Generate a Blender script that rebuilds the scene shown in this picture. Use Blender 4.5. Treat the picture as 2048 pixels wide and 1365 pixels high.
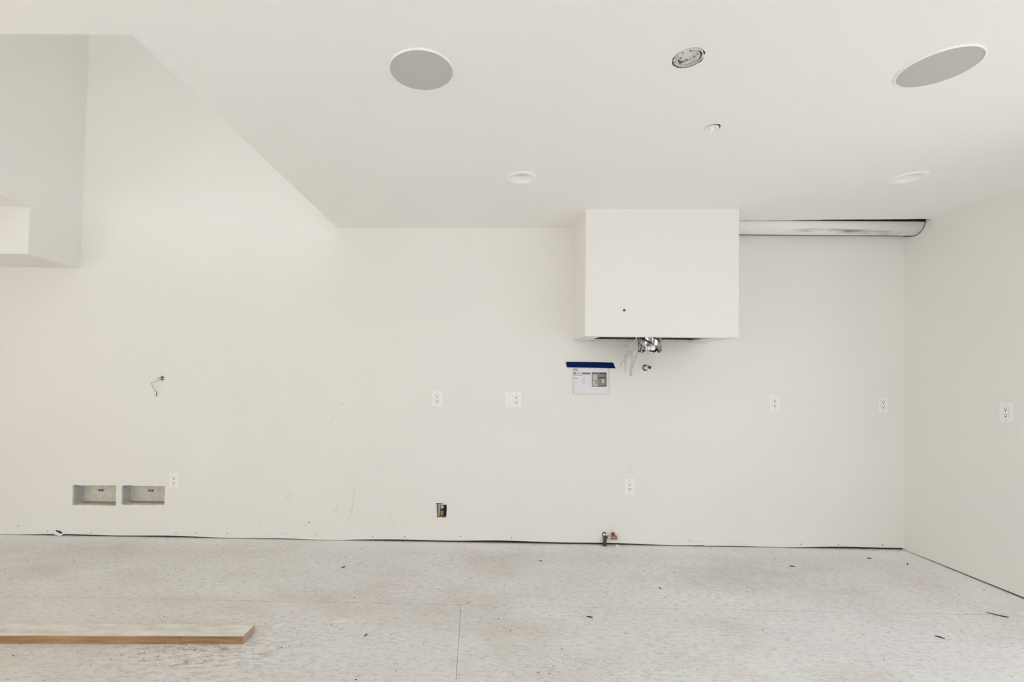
import bpy, bmesh, math, random
from mathutils import Vector, Matrix
from mathutils.geometry import tessellate_polygon

for o in list(bpy.data.objects):
    bpy.data.objects.remove(o)
S = bpy.context.scene
C = S.collection
R = random.Random(7)

# ------------------------------------------------------------------ camera
IMG_W, IMG_H = 2048.0, 1365.0
FPX, PPX, PPY = 938.6, 941.6, 736.6
YAW, PITCH, ROLL = -0.01368, 0.01381, 0.01198
CAM_H, D, ZC = 1.304, 3.652, 2.44          # eye height, distance to back wall, ceiling height
_cy, _sy, _cp, _sp = math.cos(YAW), math.sin(YAW), math.cos(PITCH), math.sin(PITCH)
FWD = Vector((_sy*_cp, _cy*_cp, _sp))
_r = Vector((_cy, -_sy, 0)); _u = _r.cross(FWD)
RIGHT = math.cos(ROLL)*_r + math.sin(ROLL)*_u
UP = -math.sin(ROLL)*_r + math.cos(ROLL)*_u
EYE = Vector((0, 0, CAM_H))
cam = bpy.data.cameras.new('camera')
cam.sensor_width = 36; cam.sensor_fit = 'HORIZONTAL'
cam.lens = 36*FPX/IMG_W
cam.shift_x = (IMG_W/2-PPX)/IMG_W
cam.shift_y = (PPY-IMG_H/2)/IMG_W
cam.clip_start = 0.02
co = bpy.data.objects.new('camera', cam); C.objects.link(co)
M = Matrix.Identity(4)
for i in range(3):
    M[i][0], M[i][1], M[i][2] = RIGHT[i], UP[i], -FWD[i]
M.translation = EYE
co.matrix_world = M
S.camera = co

# ------------------------------------------------------------------ pixel -> point helpers
def ray(px, py):
    return ((px-PPX)/FPX*RIGHT + (PPY-py)/FPX*UP + FWD)
def on_y(px, py, y):
    d = ray(px, py); return EYE + d*((y-EYE.y)/d.y)
def on_wall(px, py, off=0.0):
    return on_y(px, py, D-off)
def on_z(px, py, z):
    d = ray(px, py); return EYE + d*((z-EYE.z)/d.z)
def on_x(px, py, x):
    d = ray(px, py); return EYE + d*((x-EYE.x)/d.x)

# the ceiling is not quite level: it rises a little towards the side wall
VXR = on_wall(675, 457.5).x                  # right edge of the ceiling opening at the back wall
TILT = 0.0078
def zc(x): return ZC+TILT*max(0.0, x-VXR)
def on_ceil(px, py):
    d = ray(px, py)
    t = (ZC-TILT*VXR-EYE.z)/(d.z-TILT*d.x); p = EYE+d*t
    return p if p.x > VXR else on_z(px, py, ZC)

# ------------------------------------------------------------------ light and exposure
S.view_settings.view_transform = 'Standard'
S.view_settings.look = 'None'
S.view_settings.gamma = 1
S.view_settings.use_curve_mapping = False
S.view_settings.exposure = -0.15
S.cycles.max_bounces = 20; S.cycles.diffuse_bounces = 16      # white room: let the light bounce around
W = bpy.data.worlds.new('world'); S.world = W; W.use_nodes = True
W.node_tree.nodes['Background'].inputs[0].default_value = (0.86, 0.93, 1.0, 1)
W.node_tree.nodes['Background'].inputs[1].default_value = 1.0
def area(name, loc, rot, sx, sy, power, col):
    l = bpy.data.lights.new(name, 'AREA'); l.shape = 'RECTANGLE'
    l.size, l.size_y, l.energy, l.color = sx, sy, power, col
    o = bpy.data.objects.new(name, l); C.objects.link(o)
    o.location = loc; o.rotation_euler = rot
    return o
XL, XR, YB = -5.2, on_wall(1808, 800).x, -3.2               # room: left wall, right wall, rear wall (behind the camera)
ZT = 5.1                                    # upper storey ceiling
WIN_REAR = [(-4.0, 1.2), (-1.3, 1.2), (1.95, 2.6)]   # centre x, width of the rear windows
for wx, ww in WIN_REAR:                     # sky light entering through each rear window
    area('daylight_rear', (wx, YB+0.03, 1.275), (math.radians(62), 0, 0), ww-0.1, 1.85, (2.2 if wx < 0 else 0.8)*(ww-0.1), (0.955, 0.985, 1.0))
area('daylight_left', (XL+0.03, -0.9, 1.325), (math.radians(84), 0, math.radians(-90)), 2.0, 1.65, 46, (1.0, 0.985, 0.93))
area('daylight_right', (XR-0.03, 0.9, 1.30), (math.radians(62), 0, math.radians(90)), 2.2, 1.8, 19, (0.97, 0.985, 1.0))
area('daylight_upper', (-0.8, YB+0.03, 3.95), (math.radians(90), 0, 0), 2.7, 1.5, 50, (0.955, 0.98, 1.0))
area('fill_upper_right', (XR+0.07, 1.6, 3.95), (math.radians(90), 0, math.radians(90)), 1.9, 1.5, 10, (0.98, 0.985, 0.98))  # added fill for the void's left plane, from an unseen upper opening
sun = bpy.data.lights.new('sun', 'SUN'); sun.energy = 23.0; sun.angle = math.radians(1.0); sun.color = (0.985, 0.985, 0.985)
so = bpy.data.objects.new('sun', sun); C.objects.link(so)
so.rotation_euler = (math.radians(36), 0, math.radians(-8))      # added high sun; its bounce off the rear floor brightens the ceiling

# ------------------------------------------------------------------ materials
MATS = {}
def nt(name):
    m = bpy.data.materials.new(name); m.use_nodes = True
    n = m.node_tree.nodes; b = n['Principled BSDF']
    MATS[name] = m
    return m, n, m.node_tree.links, b
def simple(name, col, rough=0.5, metal=0.0, noise=0.0, nscale=30, bump=0.0, bscale=120, spec=0.5):
    m, n, l, b = nt(name)
    b.inputs['Roughness'].default_value = rough
    b.inputs['Metallic'].default_value = metal
    b.inputs['Specular IOR Level'].default_value = spec
    geo = n.new('ShaderNodeNewGeometry')
    if noise > 0:
        t = n.new('ShaderNodeTexNoise'); t.inputs['Scale'].default_value = nscale; t.inputs['Detail'].default_value = 4
        l.new(geo.outputs['Position'], t.inputs['Vector'])
        r = n.new('ShaderNodeValToRGB')
        r.color_ramp.elements[0].position = 0.3; r.color_ramp.elements[1].position = 0.7
        r.color_ramp.elements[0].color = [max(0, c*(1-noise)) for c in col]+[1]
        r.color_ramp.elements[1].color = [min(1, c*(1+noise)) for c in col]+[1]
        l.new(t.outputs['Fac'], r.inputs['Fac']); l.new(r.outputs['Color'], b.inputs['Base Color'])
    else:
        b.inputs['Base Color'].default_value = list(col)+[1]
    if bump > 0:
        t2 = n.new('ShaderNodeTexNoise'); t2.inputs['Scale'].default_value = bscale; t2.inputs['Detail'].default_value = 3
        l.new(geo.outputs['Position'], t2.inputs['Vector'])
        bp = n.new('ShaderNodeBump'); bp.inputs['Strength'].default_value = bump; bp.inputs['Distance'].default_value = 0.002
        l.new(t2.outputs['Fac'], bp.inputs['Height']); l.new(bp.outputs['Normal'], b.inputs['Normal'])
    return m
simple('paint', (0.832, 0.817, 0.788), 0.75, 0, 0.012, 1.3, 0.05, 160, 0.3)
simple('ceiling_paint', (0.876, 0.864, 0.846), 0.85, 0, 0.01, 1.3, 0.04, 160, 0.2)
simple('gypsum', (0.62, 0.60, 0.56), 0.95, 0, 0.15, 80)
simple('cavity', (0.035, 0.028, 0.022), 0.95, 0, 0.2, 40)
simple('frame_wood', (0.13, 0.085, 0.07), 0.9, 0, 0.35, 60, 0.3, 90)
simple('white_plastic', (0.90, 0.885, 0.885), 0.4)
simple('white_fitting', (0.80, 0.79, 0.76), 0.5)
simple('slot_dark', (0.03, 0.028, 0.028), 0.7)
simple('screw_paint', (0.55, 0.54, 0.52), 0.5)
simple('screw_dark', (0.07, 0.06, 0.055), 0.6)
simple('white_trim', (0.91, 0.905, 0.885), 0.45)
simple('lens', (0.72, 0.72, 0.68), 0.4)
simple('cable_white', (0.56, 0.54, 0.495), 0.5)
simple('cable_end', (0.35, 0.33, 0.30), 0.6)
simple('wire_grey', (0.33, 0.31, 0.27), 0.5)
simple('wire_dark', (0.05, 0.045, 0.04), 0.5)
simple('wire_brown', (0.16, 0.09, 0.07), 0.6)
simple('tape_blue', (0.004, 0.013, 0.085), 0.9, 0, 0.12, 60, 0.2, 300, 0.1)
simple('paper', (0.80, 0.79, 0.82), 0.6)
simple('ink_blue', (0.17, 0.17, 0.30), 0.7, 0, 0.35, 500)
simple('ink_dark', (0.07, 0.065, 0.12), 0.7, 0, 0.35, 500)
simple('ink_grey', (0.42, 0.42, 0.46), 0.7, 0, 0.25, 500)
simple('print_taupe', (0.25, 0.21, 0.165), 0.8, 0, 0.12, 120, 0, 100, 0.2)
simple('print_light', (0.55, 0.52, 0.48), 0.6, 0, 0.15, 200)
simple('print_brown', (0.035, 0.025, 0.022), 0.9, spec=0.1)
simple('print_green', (0.12, 0.13, 0.12), 0.6)
simple('print_pink', (0.62, 0.55, 0.56), 0.6)
def foil_material():
    m, n, l, b = nt('foil'); b.inputs['Metallic'].default_value = 1.0; b.inputs['Roughness'].default_value = 0.22
    geo = n.new('ShaderNodeNewGeometry')
    mp = n.new('ShaderNodeMapping'); mp.inputs['Scale'].default_value = (60, 60, 14); l.new(geo.outputs['Position'], mp.inputs['Vector'])
    t = n.new('ShaderNodeTexNoise'); t.inputs['Scale'].default_value = 1.0; t.inputs['Detail'].default_value = 5; l.new(mp.outputs[0], t.inputs['Vector'])
    r = n.new('ShaderNodeValToRGB'); e = r.color_ramp.elements
    e[0].position = 0.40; e[0].color = (0.13, 0.125, 0.125, 1); e[1].position = 0.60; e[1].color = (0.95, 0.95, 0.95, 1)  # bright and dark reflection bands painted into the foil colour
    l.new(t.outputs['Fac'], r.inputs['Fac']); l.new(r.outputs[0], b.inputs['Base Color'])
foil_material()
simple('brass', (0.52, 0.29, 0.09), 0.35, 0.85, 0.2, 60)
simple('brass_dull', (0.33, 0.27, 0.19), 0.45, 0.7, 0.2, 80)
simple('pipe_dark', (0.09, 0.075, 0.065), 0.55, 0.4, 0.25, 60)
simple('red_handle', (0.33, 0.015, 0.025), 0.4)
simple('blue_plastic', (0.02, 0.07, 0.13), 0.5)
simple('steel_galv', (0.56, 0.575, 0.60), 0.6, 0.15, 0.12, 50)
simple('box_back', (0.68, 0.665, 0.585), 0.7, 0, 0.1, 30)
simple('box_dark', (0.19, 0.175, 0.16), 0.8, 0, 0.2, 30)
simple('grille', (0.54, 0.53, 0.505), 0.75, 0, 0.04, 400, 0.4, 900)
simple('debris_dark', (0.06, 0.05, 0.045), 0.8, 0, 0.3, 30)
simple('debris_black', (0.02, 0.02, 0.02), 0.7)
simple('debris_white', (0.80, 0.78, 0.74), 0.9)
simple('debris_tan', (0.36, 0.25, 0.17), 0.9)
simple('paper_sheet', (0.76, 0.745, 0.715), 0.8, 0, 0.03, 20)
simple('scuff', (0.50, 0.48, 0.445), 0.9)
simple('scuff_faint', (0.755, 0.74, 0.705), 0.9)
simple('patch', (0.83, 0.82, 0.80), 0.7)
simple('spot', (0.79, 0.78, 0.76), 0.7)
simple('ledge', (0.42, 0.37, 0.31), 0.9, 0, 0.2, 60)
simple('joist', (0.25, 0.17, 0.10), 0.9, 0, 0.2, 12)
simple('window_frame', (0.8, 0.8, 0.79), 0.5)

DIRT = on_z(400, 1306, 0.0)
def floor_material():
    m, n, l, b = nt('subfloor')
    b.inputs['Roughness'].default_value = 0.85
    b.inputs['Specular IOR Level'].default_value = 0.25
    geo = n.new('ShaderNodeNewGeometry')
    def mapping(scale, rot=0.0, loc=(0, 0, 0)):
        mp = n.new('ShaderNodeMapping'); mp.inputs['Scale'].default_value = scale
        mp.inputs['Rotation'].default_value = (0, 0, rot); mp.inputs['Location'].default_value = loc
        l.new(geo.outputs['Position'], mp.inputs['Vector']); return mp.outputs['Vector']
    def noise(vec, sc, det=4, rough=0.55):
        t = n.new('ShaderNodeTexNoise'); t.inputs['Scale'].default_value = sc
        t.inputs['Detail'].default_value = det; t.inputs['Roughness'].default_value = rough
        l.new(vec, t.inputs['Vector']); return t.outputs['Fac']
    def ramp(fac, p0, p1, a=0.0, bb=1.0):
        r = n.new('ShaderNodeMapRange'); r.inputs[1].default_value = p0; r.inputs[2].default_value = p1
        r.inputs[3].default_value = a; r.inputs[4].default_value = bb
        l.new(fac, r.inputs[0]); return r.outputs[0]
    def mul(x, y):
        r = n.new('ShaderNodeMath'); r.operation = 'MULTIPLY'
        for i, v in enumerate((x, y)):
            if isinstance(v, (int, float)): r.inputs[i].default_value = v
            else: l.new(v, r.inputs[i])
        return r.outputs[0]
    def mix(fac, a, c):
        r = n.new('ShaderNodeMix'); r.data_type = 'RGBA'
        if isinstance(fac, (int, float)): r.inputs[0].default_value = fac
        else: l.new(fac, r.inputs[0])
        for i, v in ((6, a), (7, c)):
            if isinstance(v, tuple): r.inputs[i].default_value = v+(1,)
            else: l.new(v, r.inputs[i])
        return r.outputs[2]
    pos = mapping((1, 1, 1))
    strand = mapping((24, 62, 10), 0.16)
    strand2 = mapping((34, 105, 10), -0.10, (3, 1, 0))
    col = mix(ramp(noise(pos, 1.1, 3), 0.35, 0.68), (0.737, 0.732, 0.737), (0.797, 0.800, 0.795))
    # brown traffic dirt, pink chalk dust
    col = mix(mul(ramp(noise(mapping((0.8, 1.5, 1), 0, (4.2, 0.3, 0)), 1.3, 6, 0.65), 0.50, 0.70), 0.62), col, (0.579, 0.526, 0.450))
    col = mix(mul(ramp(noise(mapping((1, 2, 1), 0, (9.1, 2.3, 0)), 1.7, 5, 0.6), 0.56, 0.72), 0.34), col, (0.737, 0.602, 0.572))
    # tan tint growing towards the left, then tan dirt trodden in around the plank
    sx0 = n.new('ShaderNodeSeparateXYZ'); l.new(geo.outputs['Position'], sx0.inputs[0])
    col = mix(mul(mul(ramp(sx0.outputs['X'], 0.6, -2.2), ramp(noise(mapping((0.9, 1.4, 1), 0, (1.7, 8, 0)), 1.6, 5, 0.6), 0.30, 0.62)), 0.40), col, (0.641, 0.593, 0.495))
    dirt = n.new('ShaderNodeVectorMath'); dirt.operation = 'DISTANCE'; dirt.inputs[1].default_value = (DIRT.x, DIRT.y*1.9, 0)
    l.new(mapping((1, 1.9, 0)), dirt.inputs[0])
    col = mix(mul(mul(ramp(dirt.outputs['Value'], 0.62, 0.1), ramp(noise(mapping((14, 40, 1), 0.2), 1.0, 6, 0.7), 0.47, 0.62)), 0.75), col, (0.337, 0.266, 0.191))
    # strands of the board showing through the dust
    col = mix(mul(ramp(noise(strand, 1.0, 6, 0.7), 0.48, 0.66), 0.50), col, (0.440, 0.414, 0.389))
    col = mix(mul(ramp(noise(strand2, 1.0, 6, 0.7), 0.52, 0.70), 0.45), col, (0.867, 0.880, 0.884))
    # fine dark flecks inside scuffed areas
    fl = mul(ramp(noise(mapping((22, 95, 10), 0.3, (1, 7, 0)), 1.6, 5, 0.7), 0.57, 0.66), ramp(noise(mapping((1, 1.6, 1), 0, (2, 5, 0)), 2.2, 4), 0.40, 0.62))
    col = mix(mul(fl, 0.8), col, (0.191, 0.180, 0.168))
    vo = n.new('ShaderNodeTexVoronoi'); vo.inputs['Scale'].default_value = 34; l.new(mapping((1, 1.7, 1)), vo.inputs['Vector'])
    sp = mul(ramp(vo.outputs['Distance'], 0.10, 0.05), ramp(noise(pos, 5.5, 3), 0.46, 0.55))
    col = mix(mul(sp, 0.7), col, (0.178, 0.167, 0.156))
    # joint compound splats
    spl = ramp(noise(mapping((4.5, 9, 1), 0.2, (7, 3, 0)), 1.3, 6, 0.62), 0.655, 0.70)
    col = mix(mul(spl, 0.75), col, (0.867, 0.880, 0.884))
    # pale dust swept against the walls
    sep = n.new('ShaderNodeSeparateXYZ'); l.new(geo.outputs['Position'], sep.inputs[0])
    add = n.new('ShaderNodeMath'); add.operation = 'MULTIPLY_ADD'; add.inputs[1].default_value = 0.22
    l.new(noise(pos, 2.6, 3), add.inputs[0]); l.new(sep.outputs['Y'], add.inputs[2])
    col = mix(mul(ramp(add.outputs[0], D-0.12, D+0.10), 0.6), col, (0.867, 0.880, 0.884))
    add2 = n.new('ShaderNodeMath'); add2.operation = 'MULTIPLY_ADD'; add2.inputs[1].default_value = 0.25
    l.new(noise(pos, 2.2, 3), add2.inputs[0]); l.new(sep.outputs['X'], add2.inputs[2])
    col = mix(mul(ramp(add2.outputs[0], XR-0.30, XR+0.02), 0.55), col, (0.867, 0.880, 0.872))
    l.new(col, b.inputs['Base Color'])
    bp = n.new('ShaderNodeBump'); bp.inputs['Strength'].default_value = 0.25; bp.inputs['Distance'].default_value = 0.002
    l.new(noise(strand, 1.6, 5, 0.7), bp.inputs['Height']); l.new(bp.outputs['Normal'], b.inputs['Normal'])
floor_material()

def plank_material():
    m, n, l, b = nt('dusty_lumber')
    b.inputs['Roughness'].default_value = 0.85; b.inputs['Specular IOR Level'].default_value = 0.2
    geo = n.new('ShaderNodeNewGeometry')
    mp = n.new('ShaderNodeMapping'); mp.inputs['Scale'].default_value = (3, 40, 60); l.new(geo.outputs['Position'], mp.inputs['Vector'])
    t = n.new('ShaderNodeTexNoise'); t.inputs['Scale'].default_value = 1.5; t.inputs['Detail'].default_value = 6; l.new(mp.outputs[0], t.inputs['Vector'])
    r = n.new('ShaderNodeValToRGB'); e = r.color_ramp.elements
    e[0].position = 0.3; e[0].color = (0.27, 0.15, 0.075, 1); e[1].position = 0.72; e[1].color = (0.47, 0.30, 0.165, 1)
    l.new(t.outputs['Fac'], r.inputs['Fac'])
    # knots and dirt
    t2 = n.new('ShaderNodeTexNoise'); t2.inputs['Scale'].default_value = 13; t2.inputs['Detail'].default_value = 3; l.new(geo.outputs['Position'], t2.inputs['Vector'])
    k = n.new('ShaderNodeMapRange'); k.inputs[1].default_value = 0.66; k.inputs[2].default_value = 0.72; l.new(t2.outputs['Fac'], k.inputs[0])
    mx = n.new('ShaderNodeMix'); mx.data_type = 'RGBA'; l.new(k.outputs[0], mx.inputs[0]); l.new(r.outputs[0], mx.inputs[6]); mx.inputs[7].default_value = (0.12, 0.07, 0.05, 1)
    # drywall dust settled on the upward face
    sn = n.new('ShaderNodeSeparateXYZ'); l.new(geo.outputs['Normal'], sn.inputs[0])
    up = n.new('ShaderNodeMapRange'); up.inputs[1].default_value = 0.5; up.inputs[2].default_value = 0.9; l.new(sn.outputs['Z'], up.inputs[0])
    mp3 = n.new('ShaderNodeMapping'); mp3.inputs['Scale'].default_value = (6, 16, 1); l.new(geo.outputs['Position'], mp3.inputs['Vector'])
    t3 = n.new('ShaderNodeTexNoise'); t3.inputs['Scale'].default_value = 1.4; t3.inputs['Detail'].default_value = 7; t3.inputs['Roughness'].default_value = 0.65; l.new(mp3.outputs[0], t3.inputs['Vector'])
    r3 = n.new('ShaderNodeValToRGB'); q = r3.color_ramp.elements
    q[0].position = 0.30; q[0].color = (0.60, 0.53, 0.43, 1); q[1].position = 0.48; q[1].color = (0.71, 0.685, 0.62, 1)
    z = r3.color_ramp.elements.new(0.68); z.color = (0.82, 0.80, 0.76, 1)
    l.new(t3.outputs['Fac'], r3.inputs['Fac'])
    mm = n.new('ShaderNodeMix'); mm.data_type = 'RGBA'; l.new(up.outputs[0], mm.inputs[0]); l.new(mx.outputs[2], mm.inputs[6]); l.new(r3.outputs[0], mm.inputs[7])
    # smeared joint compound on the sawn end
    en = n.new('ShaderNodeMapRange'); en.inputs[1].default_value = 0.5; en.inputs[2].default_value = 0.9; en.inputs[4].default_value = 0.5; l.new(sn.outputs['X'], en.inputs[0])
    m4 = n.new('ShaderNodeMix'); m4.data_type = 'RGBA'; l.new(en.outputs[0], m4.inputs[0]); l.new(mm.outputs[2], m4.inputs[6]); m4.inputs[7].default_value = (0.62, 0.53, 0.50, 1)
    l.new(m4.outputs[2], b.inputs['Base Color'])
plank_material()

def duct_material(x0, x1):
    # white primer on a metal duct, rubbed off in one long streak
    m, n, l, b = nt('painted_duct')
    b.inputs['Roughness'].default_value = 0.45
    geo = n.new('ShaderNodeNewGeometry')
    sep = n.new('ShaderNodeSeparateXYZ'); l.new(geo.outputs['Position'], sep.inputs[0])
    mp = n.new('ShaderNodeMapping'); mp.inputs['Scale'].default_value = (4, 30, 30); l.new(geo.outputs['Position'], mp.inputs['Vector'])
    t = n.new('ShaderNodeTexNoise'); t.inputs['Scale'].default_value = 1.5; t.inputs['Detail'].default_value = 5; l.new(mp.outputs[0], t.inputs['Vector'])
    def mr(src, a, c, d=0.0, e=1.0):
        k = n.new('ShaderNodeMapRange'); k.inputs[1].default_value = a; k.inputs[2].default_value = c
        k.inputs[3].default_value = d; k.inputs[4].default_value = e; l.new(src, k.inputs[0]); return k.outputs[0]
    def mul(p, q):
        k = n.new('ShaderNodeMath'); k.operation = 'MULTIPLY'; l.new(p, k.inputs[0]); l.new(q, k.inputs[1]); return k.outputs[0]
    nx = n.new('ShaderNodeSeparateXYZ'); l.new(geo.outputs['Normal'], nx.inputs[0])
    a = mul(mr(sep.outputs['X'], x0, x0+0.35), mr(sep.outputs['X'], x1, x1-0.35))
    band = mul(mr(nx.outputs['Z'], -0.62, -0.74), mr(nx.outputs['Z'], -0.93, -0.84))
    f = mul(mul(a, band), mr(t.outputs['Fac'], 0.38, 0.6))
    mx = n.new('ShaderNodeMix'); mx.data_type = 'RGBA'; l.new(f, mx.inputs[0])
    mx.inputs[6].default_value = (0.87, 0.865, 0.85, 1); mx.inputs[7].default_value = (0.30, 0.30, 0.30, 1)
    # dark colour above the ceiling line, standing in for shade in the gap
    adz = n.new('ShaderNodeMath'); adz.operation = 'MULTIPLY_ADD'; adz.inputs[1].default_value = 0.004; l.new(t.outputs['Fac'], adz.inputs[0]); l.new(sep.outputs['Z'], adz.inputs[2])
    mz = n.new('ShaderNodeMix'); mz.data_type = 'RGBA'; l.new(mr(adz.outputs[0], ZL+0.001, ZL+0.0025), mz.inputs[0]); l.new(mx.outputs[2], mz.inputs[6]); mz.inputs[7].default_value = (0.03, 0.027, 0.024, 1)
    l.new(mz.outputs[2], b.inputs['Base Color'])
    ml = n.new('ShaderNodeMath'); ml.operation = 'MULTIPLY'; ml.inputs[1].default_value = 0.5; l.new(f, ml.inputs[0]); l.new(ml.outputs[0], b.inputs['Metallic'])

# ------------------------------------------------------------------ mesh helpers
def tagp(o, label=None, cat=None, group=None, kind=None):
    if label: o['label'] = label
    if cat: o['category'] = cat
    if group: o['group'] = group
    if kind: o['kind'] = kind
    return o
def empty(name, loc, label=None, cat=None, group=None, kind=None):
    o = bpy.data.objects.new(name, None); C.objects.link(o); o.location = loc; o.empty_display_size = 0.05
    return tagp(o, label, cat, group, kind)
def origin(o):
    v = Vector((0, 0, 0))
    while o is not None:
        v += o.location; o = o.parent
    return v
class MB:
    """Collects world-space geometry and links it as one mesh object."""
    def __init__(s): s.v = []; s.f = []
    def poly(s, pts, faces):
        k = len(s.v); s.v += [Vector(p) for p in pts]; s.f += [[k+i for i in f] for f in faces]; return s
    def frame_box(s, c, ux, uy, uz, sx, sy, sz):
        c = Vector(c); P = []
        for dz in (-1, 1):
            for dy in (-1, 1):
                for dx in (-1, 1):
                    P.append(c+ux*(dx*sx/2)+uy*(dy*sy/2)+uz*(dz*sz/2))
        return s.poly(P, [(0, 2, 3, 1), (4, 5, 7, 6), (0, 1, 5, 4), (2, 6, 7, 3), (0, 4, 6, 2), (1, 3, 7, 5)])
    def box(s, a, b):
        a, b = Vector(a), Vector(b)
        return s.frame_box((a+b)/2, Vector((1, 0, 0)), Vector((0, 1, 0)), Vector((0, 0, 1)), abs(b.x-a.x), abs(b.y-a.y), abs(b.z-a.z))
    def lathe(s, c, axis, prof, seg=32, cap0=False, cap1=False, wob=None):
        axis = Vector(axis).normalized(); c = Vector(c)
        t = Vector((1, 0, 0)) if abs(axis.x) < 0.9 else Vector((0, 0, 1))
        a = (t-axis*t.dot(axis)).normalized(); b = axis.cross(a)
        k = len(s.v)
        for j, (r, h) in enumerate(prof):
            for i in range(seg):
                th = 2*math.pi*i/seg
                rr, hh = (r, h) if wob is None else wob(j, i, r, h)
                s.v.append(c+a*(rr*math.cos(th))+b*(rr*math.sin(th))+axis*hh)
        for j in range(len(prof)-1):
            for i in range(seg):
                i2 = (i+1) % seg
                s.f.append([k+j*seg+i, k+j*seg+i2, k+(j+1)*seg+i2, k+(j+1)*seg+i])
        if cap0: s.f.append([k+i for i in range(seg)][::-1])
        if cap1: s.f.append([k+(len(prof)-1)*seg+i for i in range(seg)])
        return s
    def tube(s, pts, r, seg=8, flat=1.0, flat_dir=None):
        pts = [Vector(p) for p in pts]; k = len(s.v); N = len(pts); prev = None
        for j, p in enumerate(pts):
            d = (pts[min(j+1, N-1)]-pts[max(j-1, 0)]).normalized()
            ref = flat_dir if flat_dir is not None else (prev if prev is not None else (Vector((0, 0, 1)) if abs(d.z) < 0.9 else Vector((1, 0, 0))))
            a = (ref-d*ref.dot(d))
            if a.length < 1e-5: a = Vector((1, 0, 0)).cross(d)
            a.normalize(); b = d.cross(a); prev = a
            rr = r[j] if isinstance(r, (list, tuple)) else r
            for i in range(seg):
                th = 2*math.pi*i/seg
                s.v.append(p+a*(rr*flat*math.cos(th))+b*(rr*math.sin(th)))
        for j in range(N-1):
            for i in range(seg):
                i2 = (i+1) % seg
                s.f.append([k+j*seg+i, k+j*seg+i2, k+(j+1)*seg+i2, k+(j+1)*seg+i])
        s.f.append([k+i for i in range(seg)][::-1]); s.f.append([k+(N-1)*seg+i for i in range(seg)])
        return s
    def prism(s, pts, n, t):
        """outline pts extruded by t along n"""
        n = Vector(n).normalized(); k = len(s.v); N = len(pts)
        s.v += [Vector(p) for p in pts]+[Vector(p)+n*t for p in pts]
        tri = tessellate_polygon([[Vector(p) for p in pts]])
        for a in tri:
            s.f.append([k+i for i in a]); s.f.append([k+N+i for i in a][::-1])
        for i in range(N):
            j = (i+1) % N; s.f.append([k+i, k+j, k+N+j, k+N+i])
        return s
    def build(s, name, mat, parent=None, smooth=False, bevel=0.0):
        off = origin(parent) if parent is not None else Vector((0, 0, 0))
        me = bpy.data.meshes.new(name)
        me.from_pydata([v-off for v in s.v], [], s.f); me.validate()
        bm = bmesh.new(); bm.from_mesh(me); bmesh.ops.recalc_face_normals(bm, faces=bm.faces)
        if bevel > 0:
            bmesh.ops.remove_doubles(bm, verts=bm.verts, dist=1e-6)
            ed = [e for e in bm.edges if len(e.link_faces) == 2 and e.calc_face_angle(0) > 0.6]
            bmesh.ops.bevel(bm, geom=ed, offset=bevel, segments=2, affect='EDGES', clamp_overlap=True)
        bm.to_mesh(me); bm.free()
        if smooth:
            for p in me.polygons: p.use_smooth = True
        me.materials.append(MATS[mat])
        o = bpy.data.objects.new(name, me); C.objects.link(o)
        if parent is not None: o.parent = parent
        else:
            # put the object's origin at its base centre
            c = sum((v for v in s.v), Vector())/len(s.v)
            me.transform(Matrix.Translation(-c)); o.location = c
        return o
def spline(pts, n=8):
    pts = [Vector(p) for p in pts]; out = []
    for i in range(len(pts)-1):
        p0, p1, p2, p3 = pts[max(i-1, 0)], pts[i], pts[i+1], pts[min(i+2, len(pts)-1)]
        for k in range(n):
            t = k/n
            out.append(0.5*((2*p1)+(p2-p0)*t+(2*p0-5*p1+4*p2-p3)*t*t+(3*p1-p0-3*p2+p3)*t**3))
    out.append(pts[-1]); return out
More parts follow.
